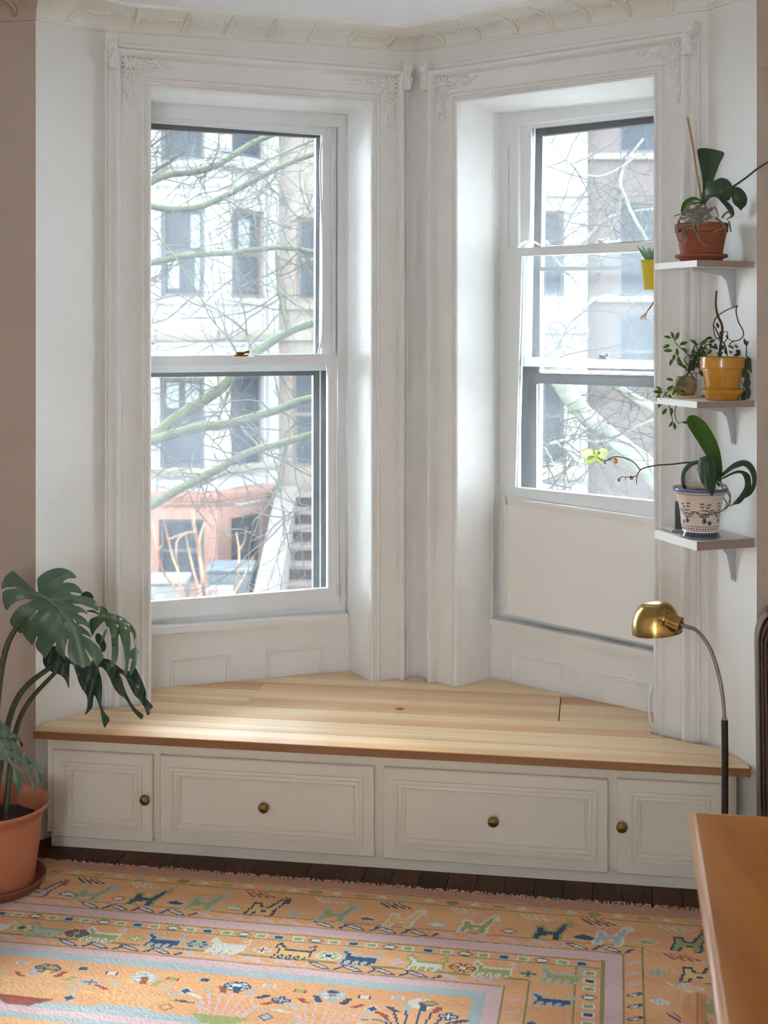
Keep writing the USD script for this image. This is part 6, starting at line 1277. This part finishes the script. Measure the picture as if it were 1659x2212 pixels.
obj('garden_ledge', (lambda b: (b.vertices, b.faces))(trimesh.creation.box([1.1, .2, yd[2] + 4.6], trimesh.transformations.translation_matrix([yd[0] - .2, 20.2, (yd[2] - 4.6) / 2]))), MT['bin_white'], label='low pale garden ledge under the small bags, at the foot of the view', cat='ledge')
for px, r, m, lab in ((346, .075, 'bag_green', 'small green bag at the lower left of the window view'), (321, .062, 'bag_red', 'small reddish bag left of the green one')):
    p = at(px, 1300, 20.2); p[2] = yd[2] + r * 1.02; obj('rubbish_bag', ellipsoid(p, (r, r, r), sub=2), MT[m], smooth=True, label=lab, cat='bag')
sh = thing('dry_shrub', 'bare orange-brown shrub with forked stems before the terracotta storey', 'shrub', at(400, 1300, 21))
for pts, r in (([(390, 1305), (378, 1270), (352, 1235), (338, 1180), (330, 1130)], 3.6), ([(395, 1305), (388, 1245), (372, 1200), (360, 1150), (352, 1120)], 3), ([(396, 1305), (385, 1240), (381, 1195), (384, 1165), (410, 1150)], 3), ([(442, 1305), (438, 1250), (430, 1195), (420, 1140), (415, 1100)], 5), ([(438, 1300), (420, 1240), (408, 1190), (400, 1150)], 3), ([(432, 1200), (432, 1160), (442, 1130)], 3), ([(505, 1290), (515, 1230), (516, 1185), (510, 1150)], 3), ([(516, 1190), (528, 1170), (532, 1140)], 2.5), ([(500, 1290), (530, 1240), (548, 1200)], 2.6), ([(366, 1165), (400, 1152), (425, 1148)], 2.4), ([(340, 1190), (352, 1175), (350, 1150)], 2)):
    p = smooth_path([at(a, b, 21 + .3 * math.sin(a)) for a, b in pts], 10); obj('stem', tube(p, np.linspace(r, r * .55, 10) / F * 21, 6), MT['dry_stem'], sh, smooth=True)

# street trees: mossy limbs with a haze of twigs
def bark(N, L):
    N['nz'] = ('separate_xyz', {}); N['nn'] = ('noise_texture', {'scale': 9., 'detail': 4.}); N['ma'] = ('math', {'math_type': 'multiply_add', 'value2': .9}); N['mr2'] = ('map_range', {'from_min': .38, 'from_max': .62, 'to_min': 0., 'to_max': 1., 'clamp': True})
    N['mx2'] = ('mix_color', {'b': (.017, .025, .007), 'a': (.013, .0125, .011)})
    L += [('g.normal', 'nz.vector'), ('g.position', 'nn.vector'), ('nz.z', 'ma.value1'), ('nn.fac', 'ma.value3'), ('ma.value', 'mr2.value'), ('mr2.result', 'mx2.fac'), ('mx2.result', 'p.base_color')]
M('mossy_bark', (.15, .13, .1), .9, bump=.6, bscale=40., bdist=.01, extra=bark)
M('twig_bark', (.024, .023, .020), .95, spec=.05, var=(.04, .04, .038), vscale=2.)
def limb(root, px, r0, r1, D0, D1, mat='mossy_bark', n=26, name='limb', wob=0.004, seed=0):
    D = np.linspace(D0, D1, len(px)); p = smooth_path([at(a, b, d) for (a, b), d in zip(px, D)], n)
    p = p + wob * (meshkit.noise(np.stack([np.arange(n) * .7 + seed] * 3, -1) * V([1, 1.3, .8]))[:, None] - .5) * V([1, 1, 1])
    rr_ = np.linspace(r0, r1, n) / F * np.linspace(D0, D1, n) * (1 + .16 * (meshkit.noise(np.stack([np.arange(n) * .9, np.full(n, seed * 3.1), 0 * np.arange(n)], -1)) - .5))
    obj(name, tube(p, rr_, 10), MT[mat], root, smooth=True); return p
def twigs(lims, n, seed, D, pxbox, down=.35):
    r = np.random.default_rng(seed); out = []
    def grow(p, d, ln, rad, lev):
        k = 7; pts = [p]
        for i in range(k):
            d = d + r.normal(0, .22, 3) * V([1, .5, 1]); d[2] -= .05 * down; d /= np.linalg.norm(d); pts.append(pts[-1] + d * ln / k)
        out.append(tube(pts, np.linspace(rad, rad * .45, k + 1), 4, cap=False))
        if lev < 2:
            for q in range(r.integers(1, 4) if lev == 0 else r.integers(0, 3)):
                i = r.integers(1, k); e = d + r.normal(0, .9, 3) * V([1, .5, 1]); e /= np.linalg.norm(e); grow(pts[i], e, ln * r.uniform(.35, .65), rad * .62, lev + 1)
    for _ in range(n):
        L_ = lims[r.integers(len(lims))]; p = L_[r.integers(1, len(L_) - 1)]
        d = r.normal(0, 1, 3) * V([1, .6, 1]); d /= np.linalg.norm(d); grow(p, d, r.uniform(.25, .95) * D / 9, r.uniform(.0028, .0062) * D / 9, 0)
    return cat_(out)
t1 = thing('street_tree', 'bare tree with mossy limbs reaching across the left window', 'tree', at(150, 1300, 9.5) * V([1, 1, 0]) + V([0, 0, -4.6]))
LM = [limb(t1, [(250, 430), (325, 393), (370, 376), (420, 371), (465, 358), (500, 338), (545, 310), (590, 290), (650, 270), (720, 262)], 8.5, 6, 9.5, 10.5, seed=1),
      limb(t1, [(250, 430), (325, 445), (370, 452), (430, 447), (480, 426), (530, 400), (580, 373), (640, 346), (720, 318)], 8, 5.5, 9.5, 9.8, seed=2),
      limb(t1, [(496, 420), (510, 390), (545, 362), (590, 340), (640, 318), (720, 285)], 4, 2.5, 9.6, 10.4, seed=3),
      limb(t1, [(250, 585), (325, 568), (380, 556), (430, 550), (500, 546), (540, 540), (600, 535), (640, 538), (720, 552)], 7.5, 5, 9.3, 9.0, seed=4),
      limb(t1, [(200, 1010), (325, 947), (370, 912), (420, 877), (468, 846), (508, 808), (550, 764), (580, 742), (610, 724), (650, 706), (720, 686)], 15, 8, 9.0, 9.6, seed=5),
      limb(t1, [(200, 985), (325, 953), (380, 936), (440, 922), (500, 914), (560, 897), (610, 882), (650, 866), (720, 850)], 12, 8.5, 8.6, 8.2, seed=6),
      limb(t1, [(200, 1160), (325, 1093), (370, 1066), (420, 1040), (470, 1014), (520, 985), (560, 970), (620, 954), (720, 925)], 11, 7, 8.2, 8.0, seed=7)]
TW = [limb(t1, q, a, b, d, d, 'mossy_bark', 18, 'branch', .01, 20 + k) for k, (q, a, b, d) in enumerate([([(327, 490), (345, 512), (382, 560), (420, 620), (458, 690), (500, 740), (520, 775)], 2.4, 1.6, 8.8), ([(597, 537), (600, 600), (606, 650), (618, 705), (617, 725)], 3.4, 3, 9), ([(508, 560), (518, 630), (530, 690), (540, 760)], 2.2, 1.8, 9.5), ([(325, 262), (300, 330), (390, 268)][::-1], 2.5, 2, 10), ([(330, 375), (370, 345), (400, 322), (410, 270)], 2.6, 1.6, 9.7), ([(485, 428), (530, 455), (580, 475), (620, 492)], 2.4, 1.5, 9.2), ([(640, 540), (655, 565), (680, 600)], 2.4, 2, 9), ([(505, 815), (490, 860), (470, 910)], 2.2, 2.4, 8.9), ([(430, 925), (470, 960), (500, 1000), (540, 1040)], 2, 1.2, 8.6), ([(510, 915), (540, 945), (570, 975), (620, 1000), (690, 1040)], 3, 2, 8.4), ([(430, 395), (470, 330), (470, 270)], 2.2, 1.6, 9.9), ([(560, 370), (600, 420), (650, 470), (690, 440)], 2, 1.4, 9.6), ([(590, 985), (605, 1040), (610, 1110), (615, 1180)], 1.6, 1.0, 8.2), ([(690, 1090), (640, 1105), (600, 1100), (565, 1070)], 1.8, 1.0, 7.6)])]
obj('twigs', twigs(LM + TW, 250, 3, 9, None), MT['twig_bark'], t1, kind='stuff')
ptk = at(170, 700, 9.4)
obj('trunk', tube([[ptk[0] - .1, ptk[1], -4.6], [ptk[0], ptk[1], -2], [ptk[0] + .08, ptk[1], 1.2], [ptk[0] + .3, ptk[1], 3.6]], [.22, .19, .17, .10], 14), MT['mossy_bark'], t1, smooth=True)
t2 = thing('street_tree', 'bare tree with thick pale leaning limb outside the right window', 'tree', at(1500, 1300, 8.5) * V([1, 1, 0]) + V([0, 0, -4.6]))
M('pale_bark', (.10, .10, .092), .85, var=(.035, .045, .02), vscale=5., vdetail=5., bump=.5, bscale=30., bdist=.01)
LM2 = [limb(t2, [(1180, 760), (1217, 838), (1262, 893), (1318, 945), (1370, 985), (1420, 1035), (1500, 1140)], 17, 25, 8.2, 8.6, 'pale_bark', seed=31),
       limb(t2, [(1290, 815), (1332, 836), (1372, 862), (1420, 888), (1500, 960)], 8, 11, 8.6, 8.6, 'pale_bark', seed=32),
       limb(t2, [(1420, 560), (1370, 470), (1352, 430), (1340, 390), (1360, 340), (1390, 300)], 3.5, 2.5, 9.0, 9.0, 'pale_bark', seed=33),
       limb(t2, [(1300, 560), (1320, 500), (1338, 450), (1340, 400)], 4, 3, 9.4, 9.2, 'pale_bark', seed=34),
       limb(t2, [(1255, 530), (1300, 480), (1330, 465), (1380, 455), (1430, 450)], 3, 2.5, 9.6, 9.2, 'pale_bark', seed=35)]
TW2 = [limb(t2, q, a, b, 8.3, 8.3, 'pale_bark', 18, 'branch', .01, 50 + k) for k, (q, a, b) in enumerate([([(1160, 970), (1200, 955), (1245, 947), (1290, 954), (1330, 944), (1380, 918), (1430, 900)], 3, 2.4), ([(1205, 957), (1230, 980), (1256, 1010)], 3, 2), ([(1160, 930), (1200, 1010), (1240, 1060)], 2, 1.6), ([(1230, 966), (1262, 930), (1275, 912)], 1.6, 1.1), ([(1190, 800), (1230, 700), (1300, 640), (1380, 650)], 2.5, 1.6), ([(1180, 520), (1200, 560), (1240, 600)], 2.6, 2), ([(1180, 300), (1240, 360), (1300, 380), (1390, 330)], 2, 1.4)])]
obj('twigs', twigs(LM2 + TW2, 150, 8, 8.5, None), MT['twig_bark'], t2, kind='stuff')
p2 = at(1520, 1150, 8.6)
obj('trunk', tube([[p2[0] + .1, p2[1], -4.6], [p2[0] + .05, p2[1], -2], [p2[0], p2[1], p2[2]], [p2[0] + .1, p2[1], 3.5]], [.26, .22, .19, .12], 14), MT['pale_bark'], t2, smooth=True)
